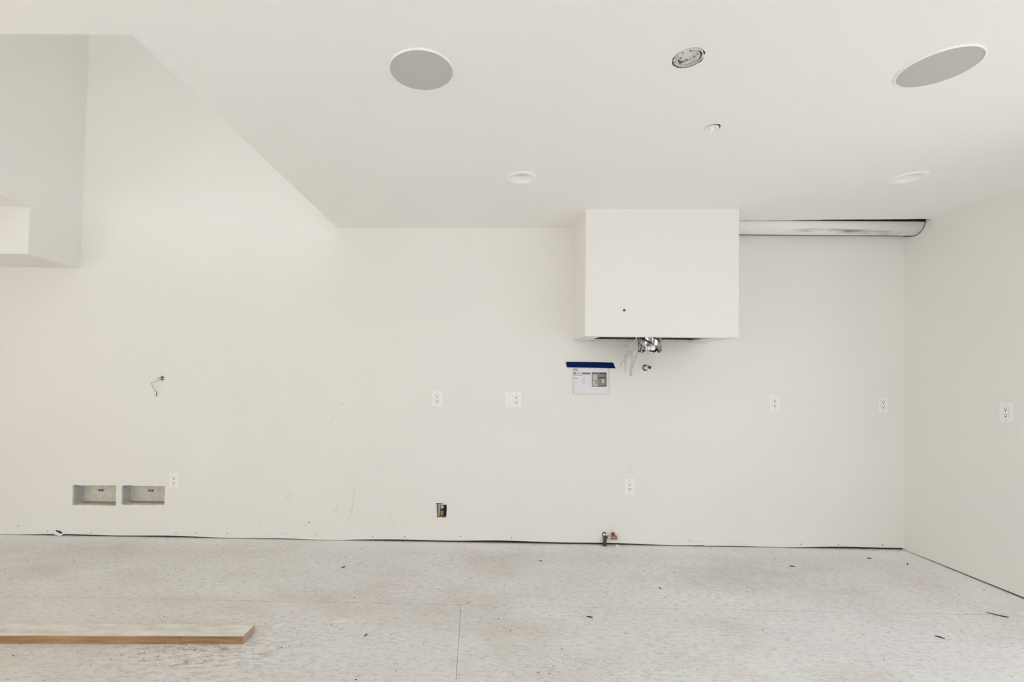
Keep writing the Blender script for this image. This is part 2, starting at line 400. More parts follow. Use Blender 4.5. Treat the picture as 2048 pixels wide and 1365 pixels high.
def slab(mapf, us, vs, holes, extra_u=(), extra_v=()):
    """sheet with holes. holes: (u0,u1,v0,v1,poly|None). mapf(u,v,w): w=0 face, w=1 back."""
    U = sorted(set([round(x, 5) for x in list(us)+list(extra_u)+[h[0] for h in holes]+[h[1] for h in holes]]))
    V = sorted(set([round(x, 5) for x in list(vs)+list(extra_v)+[h[2] for h in holes]+[h[3] for h in holes]]))
    mb = MB(); idx = {}
    def vert(u, v, w):
        k = (round(u, 5), round(v, 5), w)
        if k not in idx: idx[k] = len(mb.v); mb.v.append(Vector(mapf(u, v, w)))
        return idx[k]
    def inhole(u, v): return any(h[0] < u < h[1] and h[2] < v < h[3] for h in holes)
    occ = {}
    for i in range(len(U)-1):
        for j in range(len(V)-1):
            occ[i, j] = not inhole((U[i]+U[i+1])/2, (V[j]+V[j+1])/2)
    def filled_hole(u, v): return any(h[0] < u < h[1] and h[2] < v < h[3] and h[4] for h in holes)
    for (i, j), f in occ.items():
        if not f: continue
        q = [(U[i], V[j]), (U[i+1], V[j]), (U[i+1], V[j+1]), (U[i], V[j+1])]
        mb.f.append([vert(a, b, 0) for a, b in q]); mb.f.append([vert(a, b, 1) for a, b in q][::-1])
        for (di, dj, a, b) in ((-1, 0, q[3], q[0]), (1, 0, q[1], q[2]), (0, -1, q[0], q[1]), (0, 1, q[2], q[3])):
            nb = occ.get((i+di, j+dj))
            if nb: continue
            if nb is False:
                uu = (U[i+di]+U[i+di+1])/2; vv = (V[j+dj]+V[j+dj+1])/2
                if filled_hole(uu, vv): continue
            mb.f.append([vert(a[0], a[1], 0), vert(b[0], b[1], 0), vert(b[0], b[1], 1), vert(a[0], a[1], 1)])
    for h in holes:
        if not h[4]: continue
        outer = [(h[0], h[2]), (h[1], h[2]), (h[1], h[3]), (h[0], h[3])]; inner = list(h[4])
        allp = outer+inner
        tris = tessellate_polygon([[Vector((a, b, 0)) for a, b in outer], [Vector((a, b, 0)) for a, b in inner]])
        for w in (0, 1):
            for t in tris:
                ids = [vert(*allp[k], w) for k in t]
                if len(set(ids)) == 3: mb.f.append(ids)
        for k in range(len(inner)):
            a, b = inner[k], inner[(k+1) % len(inner)]
            mb.f.append([vert(*a, 0), vert(*b, 0), vert(*b, 1), vert(*a, 1)])
    return mb
def circ(cu, cv, r, n=28, jag=0.0, ratio=1.0):
    return [(cu+(r+R.uniform(-jag, jag))*math.cos(2*math.pi*i/n), cv+(r+R.uniform(-jag, jag))*ratio*math.sin(2*math.pi*i/n)) for i in range(n)]
def jrect(u0, u1, v0, v1, jag, n=9):
    P = []
    for i in range(n): P.append((u0+(u1-u0)*i/n, v0+R.uniform(-jag, jag)))
    for i in range(4): P.append((u1+R.uniform(-jag, jag), v0+(v1-v0)*i/4))
    for i in range(n): P.append((u1-(u1-u0)*i/n, v1+R.uniform(-jag, jag)))
    for i in range(4): P.append((u0+R.uniform(-jag, jag), v1-(v1-v0)*i/4))
    return P
def hole_rect(poly, pad=0.004):
    us = [p[0] for p in poly]; vs = [p[1] for p in poly]
    return (min(us)-pad, max(us)+pad, min(vs)-pad, max(vs)+pad, poly)
def struct(o, label=None):
    o['kind'] = 'structure'
    if label: o['label'] = label
    return o

# ------------------------------------------------------------------ key positions
VX0 = on_wall(160, 536).x                    # void: left plane, at the back wall
VX0_TOP = on_wall(179, 69)                   # same plane, higher up (leans a little)
_ve = on_z(265, 69, ZC)                      # near right corner of the void
VYF = _ve.y; VXR_F = _ve.x
SOF_Z = on_wall(160, 536).z                  # underside of soffit
SOF_Y = on_z(48, 508, SOF_Z).y               # its front face
HD_Y = on_ceil(1300, 419).y                 # hood enclosure front face
HX0, HX1 = on_y(1172.5, 419, HD_Y).x, on_y(1478.5, 418, HD_Y).x
HX0 = (HX0+on_wall(1146, 560).x)/2
HZ = (on_y(1172, 672, HD_Y).z+on_y(1477, 677, HD_Y).z)/2
DUCT_Y = on_ceil(1660, 439.7).y             # ceiling cut in front of the duct
DUCT_Z = on_wall(1650, 472).z                # wall cut below the duct
TH = 0.0127
ZL = zc(2.55)
DCR, DCY, DCZ = 0.080, D-0.092, ZL+0.002        # duct radius and axis
CAV = 0.115

# ------------------------------------------------------------------ setting: back wall
def P2(px, py, off=0.0):
    p = on_wall(px, py, off); return p.x, p.z
wall_holes = []
def px_rect(x0, x1, y0, y1):
    a = P2(x0, y1); b = P2(x1, y0); return a[0], b[0], a[1], b[1]
BOXES = [px_rect(144.5, 232.5, 972, 1010.5), px_rect(242.5, 329.5, 973, 1010)]
for bx in BOXES:
    wall_holes.append(hole_rect(jrect(*bx, 0.0035, 12), 0.010))
GAS = px_rect(873.5, 893, 1010, 1036)
_g = jrect(*GAS, 0.003, 6)
wall_holes.append(hole_rect(_g, 0.008))
PIPE = P2(1291, 736)
wall_holes.append(hole_rect(circ(PIPE[0], PIPE[1], 0.0245, 20, 0.0015), 0.006))
CABH = P2(325, 757)
wall_holes.append(hole_rect(circ(CABH[0], CABH[1], 0.010, 12, 0.002), 0.004))
VALVE = P2(1208.5, 1070)
wall_holes.append(hole_rect(circ(VALVE[0], VALVE[1], 0.017, 16, 0.001), 0.004))
wall_holes.append((HX1-0.012, XR+0.3, DUCT_Z, ZT+0.5, None))        # wall cut away around the duct
step_x = P2(1408, 1085)[0]
def bottom(u):
    b = 0.010+0.004*math.sin(u*2.1+1)+0.003*math.sin(u*7.3)
    if -1.0 < u < step_x: b += 0.005
    if u >= step_x: b += 0.001+0.004*max(0, min(1, (u-2.3)/0.9))
    return max(0.004, b)
xb = [XL+i*(XR+TH-XL)/90 for i in range(91)]+[step_x-0.002, step_x+0.002]
VB = 0.03
def map_back(u, v, w):
    z = v if v > VB+1e-6 else bottom(u)
    return (u, D+w*TH, z)
vlo = 0.0
wb = slab(map_back, [XL-0.1, XR+TH], [0.0, VB+0.003, ZT], [h for h in wall_holes], xb)
wall_back = struct(wb.build('wall_back', 'paint'), 'off-white painted drywall back wall with open cut-outs and scuffs')
# dark cavity behind the sheet
cav = MB()
cav.box((XL-0.1, D+CAV, -0.02), (XR+0.4, D+CAV+0.02, ZT))
struct(cav.build('wall_cavity', 'cavity'))
struct(MB().box((XL-0.1, D+TH+0.004, -0.001), (XR+0.02, D+TH+0.04, 0.038)).build('trim_1', 'cavity'))
# upper backing above the duct
# right wall
RW_B = 0.012
def map_right(u, v, w):
    z = v if v > 0.02 else RW_B+0.003*math.sin(u*3+1)-0.008*max(0, min(1, (u-(D-0.25))/0.25))
    return (XR+w*TH, u, z)
end_y = on_x(1855, 447, XR).y
rw_h = []
rp = [(D+0.02, DUCT_Z-0.002)]
for k in range(12):
    t = math.radians(-75-k*10.5); rp.append((DCY+(DCR+0.005)*math.cos(t), DCZ+(DCR+0.005)*math.sin(t)))
rp += [(rp[-1][0], zc(XR)+0.03), (D+0.02, zc(XR)+0.03)]
rw_h.append(hole_rect(rp, 0.012)); rw_h.append((-0.25, 2.05, 0.35, 2.25, None))
ys = [YB+i*(D-YB)/40 for i in range(41)]
wr = slab(map_right, [YB, D+0.05], [0.0, 0.023, ZC+0.30], rw_h, ys)
wall_right = struct(wr.build('wall_right', 'paint'))
struct(MB().box((XR+CAV, 2.2, -0.02), (XR+CAV+0.02, D+0.2, ZC+0.30)).build('wall_cavity', 'cavity'))
struct(MB().box((XR+TH+0.003, YB, -0.001), (XR+TH+0.04, D+0.02, 0.038)).build('trim_2', 'cavity'))
# left wall, with a window opening out of view
struct(slab(lambda u, v, w: (XL-w*TH, u, v), [YB, D+0.05], [-0.01, ZC], [(-1.95, 0.15, 0.45, 2.2, None)]).build('wall_left', 'paint'))
# rear wall, with window openings (behind the camera)
rh = [(wx-ww/2, wx+ww/2, 0.30, 2.25, None) for wx, ww in WIN_REAR]+[(-2.2, 0.6, 3.15, 4.75, None)]
struct(slab(lambda u, v, w: (u, YB-w*TH, v), [XL, XR+0.1], [-0.01, ZT], rh).build('wall_rear', 'paint'))
def window_frame(name, mb, a, b, axis):
    fr = struct(mb.build(name, 'window_frame'))
wins = [(wx-ww/2, wx+ww/2, 0.30, 2.25) for wx, ww in WIN_REAR]+[(-2.2, 0.6, 3.15, 4.75)]
for i, (a, b, c, d) in enumerate(wins):
    m = MB(); t = 0.05
    m.box((a, YB-0.06, c), (a+t, YB-0.01, d)); m.box((b-t, YB-0.06, c), (b, YB-0.01, d))
    m.box((a+t, YB-0.06, c), (b-t, YB-0.01, c+t)); m.box((a+t, YB-0.06, d-t), (b-t, YB-0.01, d))
    struct(m.build('window_%d' % (i+1), 'window_frame'))
m = MB(); t = 0.05
m.box((XL-0.06, -1.95, 0.45), (XL-0.01, -1.9, 2.2)); m.box((XL-0.06, 0.1, 0.45), (XL-0.01, 0.15, 2.2))
m.box((XL-0.06, -1.9, 0.45), (XL-0.01, 0.1, 0.5)); m.box((XL-0.06, -1.9, 2.15), (XL-0.01, 0.1, 2.2))
struct(m.build('window_5', 'window_frame'))
m = MB()
m.box((XR+0.02, -0.25, 0.35), (XR+0.07, -0.2, 2.25)); m.box((XR+0.02, 2.0, 0.35), (XR+0.07, 2.05, 2.25))
m.box((XR+0.02, -0.2, 0.35), (XR+0.07, 2.0, 0.40)); m.box((XR+0.02, -0.2, 2.20), (XR+0.07, 2.0, 2.25))
struct(m.build('window_6', 'window_frame'))

# ------------------------------------------------------------------ ceiling with void and fixture holes
def C2(px, py): 
    p = on_ceil(px, py); return p.x, p.y
SPK = [C2(843, 140), C2(1877, 133.5)]
LGT = [C2(1043.5, 356), C2(1816.5, 356)]
JB = C2(1377, 116)
SPR = C2(1425, 256)
ch = [(VX0, VXR, VYF, D+0.05, None), (HX1-0.012, XR+0.05, DUCT_Y, D+0.05, None)]
for s_ in SPK: ch.append(hole_rect(circ(s_[0], s_[1], 0.105, 28), 0.01))
for s_ in LGT: ch.append(hole_rect(circ(s_[0], s_[1], 0.075, 28), 0.01))
ch.append(hole_rect(circ(JB[0], JB[1], 0.054, 36, 0.0018), 0.01))
ch.append(hole_rect(circ(SPR[0], SPR[1], 0.034, 24, 0.0008), 0.01))
CUT = (on_ceil(1490, 441.2), on_ceil(1845, 438.4))
def map_ceil(u, v, w):
    if abs(u-VXR) < 1e-4 and v > VYF-1e-4:
        u = VXR+(VXR_F-VXR)*(D-v)/(D-VYF)
    if abs(v-DUCT_Y) < 1e-4: v = CUT[0].y+(CUT[1].y-CUT[0].y)*(u-CUT[0].x)/(CUT[1].x-CUT[0].x)+0.002*math.sin(u*9)+0.0015*math.sin(u*31)
    return (u, v, zc(u)+w*TH)
cx = [HX1+i*(XR-HX1)/24 for i in range(25)]
ceiling = struct(slab(map_ceil, [XL, VXR, XR+0.02], [YB, D+0.02], ch, cx).build('ceiling', 'ceiling_paint'))
# storey above: floor deck, fascia round the void, walls and ceiling
ZU = ZC+0.30
struct(slab(lambda u, v, w: (u, v, ZU+w*0.02), [XL, XR+0.2], [YB, D+0.2], [(VX0-0.02, VXR+0.12, VYF-0.12, D+0.3, None)]).build('floor_upper', 'subfloor'))
m = MB(); m.box((VXR+0.11, VYF-0.02, ZC+TH), (VXR+0.13, D, ZU)); struct(m.build('trim_3', 'ceiling_paint'))
m = MB(); m.box((VX0, VYF-0.03, ZC+TH), (VXR+0.11, VYF-0.01, ZU)); struct(m.build('trim_4', 'ceiling_paint'))
lean = (VX0_TOP.x-VX0)/(VX0_TOP.z-SOF_Z)
def lx(z): return VX0+lean*(z-SOF_Z)
m = MB()
prof = [(SOF_Y, SOF_Z), (D+0.02, SOF_Z), (D+0.02, ZT), (YB, ZT), (YB, ZC-0.0015), (SOF_Y, ZC-0.0015)]
m.prism([(lx(z), y, z) for y, z in prof], (-1, 0, 0), 0.02)
struct(m.build('wall_void', 'paint'))
m = MB(); m.box((XL, SOF_Y-0.001, SOF_Z-0.001), (lx(SOF_Z)-0.006, D, ZC+0.02)); struct(m.build('wall_soffit', 'paint'))
struct(slab(lambda u, v, w: (XR+0.1+w*TH, u, v), [YB, D+0.1], [ZU, ZT], [(0.6, 2.6, 3.15, 4.75, None)]).build('wall_upper', 'paint'))
m = MB(); m.box((XL, YB-0.1, ZT), (XR+0.2, D+0.2, ZT+0.02)); struct(m.build('ceiling_upper', 'ceiling_paint'))

# ------------------------------------------------------------------ floor: dark underlay and subfloor sheets
fl = MB(); fl.box((XL-0.1, YB-0.1, -0.06), (XR+0.2, D+0.2, -0.022))
floor = struct(fl.build('floor', 'cavity'))
SEAM_Y = on_z(1024, 1212.5, 0).y
SEAM_X = on_z(919, 1260, 0).x
def sheet(x0, x1, y0, y1, g=0.0007, gy=0.0016):
    MB().box((x0+g, y0+gy, -0.022), (x1-g, y1-gy, 0.0)).build('subfloor_panel', 'subfloor', floor)
sheet(XL-0.1, XR+0.15, SEAM_Y, D+0.09)
row = SEAM_Y; n_ = 0
while row > YB:
    y0 = max(row-1.22, YB-0.1)
    if n_ % 2 == 0: cuts = [XL-0.1, SEAM_X-2.44, SEAM_X, XR+0.15]
    else: cuts = [XL-0.1, SEAM_X-3.66, SEAM_X-1.22, SEAM_X+1.22, XR+0.15]
    cuts = [c for c in cuts if XL-0.1 <= c]
    for a, b in zip(cuts[:-1], cuts[1:]): sheet(a, b, y0, row)
    row -= 1.22; n_ += 1

# ------------------------------------------------------------------ hood enclosure
hood = empty('range_hood_enclosure', ((HX0+HX1)/2, (HD_Y+D)/2, HZ), 'boxed white drywall enclosure for a range hood hanging from ceiling on back wall', 'hood')
hp = on_y(1248.5, 621, HD_Y)
hh = [hole_rect(circ(hp.x, hp.z, 0.0095, 14, 0.001), 0.006)]
slab(lambda u, v, w: (u, HD_Y+w*TH, zc(u)+0.002 if v > ZC-1e-4 else v), [HX0, HX1], [HZ, ZC], hh).build('front_panel', 'paint', hood)
MB().lathe((hp.x, HD_Y+0.03, hp.z), (0, -1, 0), [(0.0075, 0), (0.0075, 0.027), (0.005, 0.028)], 12, True, True).build('cable_end', 'wire_dark', hood, True)
MB().box((HX0, HD_Y+TH, HZ), (HX0+TH, D, zc(HX0)+0.002)).build('side_panel', 'paint', hood)
MB().box((HX1-TH, HD_Y+TH, HZ), (HX1, D, zc(HX1)+0.002)).build('side_panel', 'paint', hood)
u0, u1 = on_y(1199, 677, HD_Y+0.06).x, on_y(1425, 678, HD_Y+0.06).x
v0, v1 = HD_Y+0.055, D-0.022
bp_ = []
nn = 46
for i in range(nn): bp_.append((u0+(u1-u0)*i/nn, v0))
bp_.append((u1, v0))
for i in range(nn): bp_.append((u1-(u1-u0)*i/nn, v1+R.uniform(-.008, .003)))
bp_.append((u0, v1))
bp_ = [(a, min(b, v1+0.001)) for a, b in bp_]
slab(lambda u, v, w: (u, v, HZ+w*TH), [HX0+TH, HX1-TH], [HD_Y+TH, v1+0.0055], [hole_rect(bp_, 0.0025)]).build('bottom_panel', 'paint', hood)
# wood framing behind the cut edge
fz0, fz1 = HZ+TH, HZ+TH+0.089
MB().box((u0-0.04, v1+0.006, fz0-TH+0.0005), (u1+0.04, D-0.002, fz1)).build('framing', 'frame_wood', hood)
MB().box((u0-0.04, v0-0.035, fz0), (u0-0.002, v1+0.006, fz1)).build('framing', 'frame_wood', hood)
MB().box((u1+0.002, v0-0.035, fz0), (u1+0.04, v1+0.006, fz1)).build('framing', 'frame_wood', hood)
MB().box((u0-0.002, v0-0.035, fz0), (u1+0.002, v0-0.004, fz1)).build('framing', 'frame_wood', hood)
# ragged paper hanging along the cut
rag = MB()
for i in range(34):
    x = u0+0.01+(u1-u0-0.02)*(i+R.random())/34
    y = v1+0.005; L = R.uniform(0.001, 0.009); w_ = R.uniform(0.003, 0.012)
    rag.prism([(x, y, HZ+0.002), (x+w_, y, HZ+0.002), (x+w_*R.uniform(.2, .8), y, HZ-L)], (0, -1, 0), 0.001)
o = rag.build('torn_paper', 'frame_wood', hood); o['kind'] = 'stuff'
sp_ = on_x(1158.5, 671.5, HX0)
MB().lathe((HX0, sp_.y, sp_.z), (-1, 0, 0), [(0.0045, 0), (0.0045, 0.0012), (0.001, 0.0016)], 10, True, True).build('screw', 'screw_dark', hood)

# flexible duct poking out of the hood
dc = on_y(1299, 690, D-0.20); DR = 0.081
dz0 = HZ-0.088
flex = empty('flexible_duct', (dc.x, dc.y, dz0), 'crinkled silver foil duct stub poking out under the hood enclosure', 'duct')
prof = []
z = dz0; k = 0
while z < ZC-0.4:
    prof.append((DR-0.0035 if k % 2 else DR, z)); z += 0.0055; k += 1
Rw = random.Random(3)
ph = [Rw.uniform(0, 6.28) for _ in range(6)]
def wob(j, i, r, h):
    th = 2*math.pi*i/56
    e = max(0, 1-j/9)
    rr = r+0.0022*math.sin(5*th+ph[0]+j*.5)+0.0016*math.sin(11*th+ph[1]+j*1.3)+0.003*e*math.sin(3*th+ph[2])
    hh = h+e*(0.009*math.sin(2*th+ph[3])+0.006*math.sin(7*th+ph[4]))
    return rr, hh
MB().lathe((dc.x, dc.y, 0), (0, 0, 1), prof, 56, False, False, wob).build('foil_sleeve', 'foil', flex, True)
inn = MB().lathe((dc.x, dc.y, 0), (0, 0, 1), [(DR-0.006, dz0+0.012), (DR-0.006, dz0+0.3)], 40, False, True)
inn.build('inner_liner', 'slot_dark', flex)
tear = MB()
for i in range(16):
    th = R.uniform(0, 6.28); a = th+R.uniform(.12, .3)
    tear.prism([(dc.x+DR*math.cos(th), dc.y+DR*math.sin(th), dz0+0.012), (dc.x+DR*math.cos(a), dc.y+DR*math.sin(a), dz0+0.012),
                (dc.x+DR*.93*math.cos((a+th)/2), dc.y+DR*.93*math.sin((a+th)/2), dz0-R.uniform(.004, .016))], (math.cos(th), math.sin(th), 0), 0.0006)
o = tear.build('torn_edge', 'foil', flex); o['kind'] = 'stuff'

# loose white cable hanging from the hood
def Z5(x, y, off): return on_wall(1130+x/9.1, 650+y/9.1, off)
cab = empty('hanging_cable', Z5(1150, 600, 0.16), 'thin white electrical cable hanging in loose loops below the hood enclosure', 'cable')
fd = Vector((0, 1, 0))
def cstrand(pts, mat='cable_white', r=0.0060):
    return MB().tube(spline([Z5(*p) for p in pts], 7), r, 8, 0.55, fd).build('cable_strand', mat, cab, True)
_cs = Z5(1300, 262, .30)
MB().tube(spline([(_cs.x+.01, v0-0.0055, HZ+0.075), (_cs.x+.004, v0+0.012, HZ+0.05), (_cs.x, _cs.y-.01, HZ+0.02), Z5(1290, 270, .295), Z5(1262, 300, .28)], 6), 0.0052, 8, 0.55, fd).build('cable_strand', 'cable_white', cab, True)
cstrand([(1290, 270, .295), (1262, 300, .28), (1205, 372, .24), (1180, 440, .22), (1185, 490, .20), (1215, 560, .18), (1213, 690, .16), (1190, 815, .14), (1188, 905, .12), (1203, 935, .12)])
cstrand([(1178, 480, .215), (1160, 425, .225), (1115, 393, .23), (1075, 415, .225), (1060, 470, .21), (1078, 545, .19), (1108, 605, .175), (1100, 700, .165), (1103, 852, .15)])
cstrand([(1165, 470, .20), (1145, 520, .20), (1105, 600, .19), (1065, 670, .18), (1012, 735, .17), (1008, 772, .165)])
cstrand([(1112, 600, .185), (1140, 568, .19), (1200, 540, .20), (1240, 488, .21), (1280, 455, .215), (1313, 480, .21), (1305, 555, .19), (1272, 640, .17), (1235, 740, .15), (1215, 810, .14), (1200, 880, .13), (1213, 930, .12)])

# capped pipe stub through the wall
ps = empty('pipe_stub', (PIPE[0], D, PIPE[1]), 'short white pipe stub with dark open end poking through wall hole below the foil duct', 'pipe')
pe = on_wall(1299, 735.5, 0.086)
pr = 0.0175
ax = (pe-Vector((PIPE[0]+.002, D, PIPE[1]))).normalized()
base = Vector((PIPE[0]+0.003, D, PIPE[1]))
Lp = (pe-base).length
MB().lathe(base, ax, [(pr, -0.06), (pr, Lp-0.03), (0.014, Lp-0.028), (0.011, Lp)], 24, True, False).build('pipe_body', 'white_fitting', ps, True)
MB().lathe(base, ax, [(0.0112, Lp-0.006), (0.0112, Lp+0.004), (0.008, Lp+0.006)], 20, True, True).build('end_plug', 'wire_dark', ps, True)

# ------------------------------------------------------------------ duct in the ceiling corner
cr = DCR
dcy, dcz = DCY, DCZ
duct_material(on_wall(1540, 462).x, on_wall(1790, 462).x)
corner = empty('corner_duct', ((HX1+XR)/2, dcy, dcz), 'long white painted round duct running along wall top from hood to side wall', 'duct')
dx0, dx1 = HX1+0.0005, XR+0.09
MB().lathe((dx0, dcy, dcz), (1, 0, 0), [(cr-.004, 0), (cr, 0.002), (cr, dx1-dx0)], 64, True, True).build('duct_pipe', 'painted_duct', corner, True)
# raw debris crumbs in the gap at the far end
e_ = on_wall(1806, 470.5)
MB().prism([(e_.x-.012, D-.004, e_.z-.004), (e_.x+.008, D-.004, e_.z-.002), (e_.x+.004, D-.004, e_.z+.012), (e_.x-.004, D-.004, e_.z+.006)], (0, 1, 0), 0.006).build('gap_filler', 'cavity', corner)

# ------------------------------------------------------------------ electrical plates
XA, ZA = Vector((1, 0, 0)), Vector((0, 0, 1))
def plate(loc, n, label, gangs=('r',), w=0.0745, h=0.118, rot=0.0, name='wall_outlet'):
    n = Vector(n); u = ZA.cross(n)*-1 if False else n.cross(ZA)*-1
    u = Vector((n.y*-1, n.x, 0)); u = u if u.length else XA
    loc = Vector(loc)
    q = Matrix.Rotation(rot, 3, n); u = q @ u; v = q @ ZA
    root = empty(name, loc, label, 'outlet', 'white outlet plates on the walls')
    W_ = w+0.046*(len(gangs)-1)
    pl = MB()
    pl.frame_box(loc+n*0.0027, u, v, n, W_, h, 0.0054)
    pl.build('cover_plate', 'white_plastic', root, False, 0.0022)
    for gi, g in enumerate(gangs):
        c = loc+u*((gi-(len(gangs)-1)/2)*0.046)
        # dark reveal round the device, then the device itself
        MB().frame_box(c+n*0.0056, u, v, n, 0.0355, 0.0690, 0.0006).build('reveal', 'screw_paint', root)
        f = MB(); f.frame_box(c+n*0.0065, u, v, n, 0.0330, 0.0665, 0.0028)
        dev = f.build('receptacle' if g == 'r' else 'rocker_switch', 'white_plastic', root, False, 0.0008)
        if g == 'r':
            for dv in (0.0175, -0.0175):
                for du, hh_ in ((-0.0066, 0.0085), (0.0066, 0.0072)):
                    MB().frame_box(c+u*du+v*(dv+0.0045)+n*0.0080, u, v, n, 0.0031, hh_*1.1, 0.0003).build('slot', 'slot_dark', dev)
                MB().lathe(c+v*(dv-0.0068)+n*0.0078, n, [(0.0042, 0), (0.0042, 0.0004)], 12, False, True).build('ground_hole', 'slot_dark', dev)
        else:
            MB().frame_box(c+v*0.017+n*0.0080, u, v, n, 0.0300, 0.0300, 0.0010).build('paddle', 'white_plastic', dev, False, 0.0004)
        for dv in (0.0480, -0.0480):
            MB().lathe(c+v*dv+n*0.0052, n, [(0.0036, 0), (0.0036, 0.0006), (0.0028, 0.001)], 12, False, True).build('screw', 'screw_paint', root)
    return root
BK = (0, -1, 0)
def wp(px, py): return on_wall(px, py)
plate(wp(874.5, 798), BK, 'white outlet on wall beside the double switch plate, above the brass valve box')
plate(wp(1026.5, 800), BK, 'white double plate with rocker switch and outlet left of taped paper', ('s', 'r'), w=0.0765, name='switch_outlet_plate')
plate(wp(1548.5, 807), BK, 'white outlet on wall right of the hood enclosure, away from the corner')
plate(wp(1765, 810), BK, 'white outlet on back wall right beside the room corner')
plate(wp(348.5, 961.5), BK, 'slightly tilted white outlet beside the two open wall boxes', rot=math.radians(-1.8))
plate(wp(1259, 974), BK, 'white outlet low on wall above the red handled valve')
plate(on_x(2013.5, 825.5, XR), (-1, 0, 0), 'white outlet on the side wall around the corner', h=0.120)

# ------------------------------------------------------------------ open recessed wall boxes
def wall_box(r, label, cdx):
    x0, x1, z0, z1 = r; g = 0.006
    root = empty('recessed_wall_box', ((x0+x1)/2, D+0.05, z0), label, 'wall box', 'open recessed boxes in the wall')
    yf, yb = D+TH+0.001, D+0.108
    x0 -= g; x1 += g; z0 -= 0.002; z1 += g
    MB().box((x0, yb-0.002, z0), (x1, yb, z1)).build('back_panel', 'box_back', root)
    MB().box((x0-0.0015, yf, z0), (x0, yb, z1)).build('side_panel', 'steel_galv', root)
    MB().box((x1, yf, z0), (x1+0.0015, yb, z1)).build('side_panel', 'steel_galv', root)
    MB().box((x0, yf, z0-0.0015), (x1, yb, z0)).build('bottom_panel', 'box_back', root)
    MB().box((x0, yf, z1), (x1, yb, z1+0.0015)).build('top_panel', 'box_back', root)
    # rough ledge at the bottom rear
    MB().box((x0+0.01, yb-0.03, z0), (x1-0.001, yb-0.002, z0+0.0035)).build('ledge', 'ledge', root)
    MB().box((x0+0.05, yb-0.055, z0), (x1-0.001, yb-0.031, z0+0.0018)).build('ledge', 'ledge', root)
    c = Vector(((x0+x1)/2+cdx, yb-0.002, z1-0.070))
    cl = MB().box((c.x-0.020, c.y-0.003, c.z-0.007), (c.x+0.020, c.y, c.z+0.007)).build('cable_clamp', 'box_dark', root, False, 0.002)
    for k, dx in enumerate((-0.011, 0.001, 0.012)):
        MB().box((c.x+dx-0.004, c.y-0.010, c.z-0.005), (c.x+dx+0.003, c.y-0.0016, c.z+0.004)).build('clamp_tooth', ('screw_dark', 'steel_galv', 'screw_dark')[k], cl)
    for zz in (z0+0.035, z1-0.03):
        MB().lathe((x0, D+0.045, zz), (1, 0, 0), [(0.004, 0), (0.004, 0.001), (0.002, 0.002)], 10, False, True).build('screw', 'screw_dark', root)
    return root
wall_box(BOXES[0], 'open rectangular metal box recessed in the wall, farther from the outlet', -0.030)
wall_box(BOXES[1], 'open rectangular metal box recessed in the wall, next to the tilted outlet', -0.010)

# gas outlet box
gx0, gx1, gz0, gz1 = GAS
gb = empty('valve_box', ((gx0+gx1)/2, D+0.05, gz0), 'small square cut-out low in wall holding a brass valve', 'valve box')
yb = D+0.095; yf = D+TH+0.001
MB().box((gx0-.004, yb-.002, gz0-.004), (gx1+.004, yb, gz1+.004)).build('back_panel', 'box_dark', gb)
MB().box((gx0-.006, yf, gz0-.004), (gx0-.004, yb, gz1+.004)).build('side_panel', 'box_back', gb)
MB().box((gx1+.004, yf, gz0-.004), (gx1+.006, yb, gz1+.004)).build('side_panel', 'box_back', gb)
MB().box((gx0-.004, yf, gz0-.006), (gx1+.004, yb, gz0-.004)).build('bottom_panel', 'box_back', gb)
MB().box((gx0-.004, yf, gz1+.004), (gx1+.004, yb, gz1+.006)).build('top_panel', 'box_back', gb)
gc = Vector(((gx0+gx1)/2+0.001, D+0.05, 0))
MB().lathe((gc.x-0.026, gc.y+0.015, 0), (0, 0, 1), [(0.014, gz0-.003), (0.014, gz1+.003)], 16).build('grey_pipe', 'box_back', gb, True)
MB().lathe((gc.x, gc.y, 0), (0, 0, 1), [(0.010, gz1+.003), (0.010, gz1-.010), (0.0085, gz1-.012), (0.0085, gz1-.022), (0.0125, gz1-.024), (0.0125, gz1-.040), (0.009, gz1-.042)], 16, True, True).build('white_fitting', 'white_fitting', gb, True)
MB().lathe((gc.x, gc.y, 0), (0, 0, 1), [(0.011, gz1-.041), (0.011, gz1-.058)], 6, True, True).build('hex_nut', 'pipe_dark', gb)
vb = MB().lathe((gc.x, gc.y, 0), (0, 0, 1), [(0.010, gz1-.058), (0.0145, gz1-.062), (0.0150, gz1-.080), (0.0165, gz1-.085), (0.0165, gz1-.097), (0.010, gz1-.099)], 20, True, True).build('valve_body', 'brass', gb, True)
MB().lathe((gc.x+.001, gc.y-.013, gz1-.083), (0, -1, 0), [(0.011, 0), (0.011, .010), (0.008, .012)], 16, True, True).build('valve_stem', 'brass', vb, True)
MB().box((gc.x-.001, gc.y-.0265, gz1-.092), (gc.x+.0045, gc.y-.0248, gz1-.078)).build('stem_slot', 'screw_dark', vb)
MB().tube([(gc.x+.027, gc.y+.02, gz1-.062), (gc.x+.029, gc.y+.012, gz1-.080), (gc.x+.031, gc.y-.002, gz1-.098)], [0.011, 0.012, 0.010], 12).build('blue_cap', 'blue_plastic', gb, True)
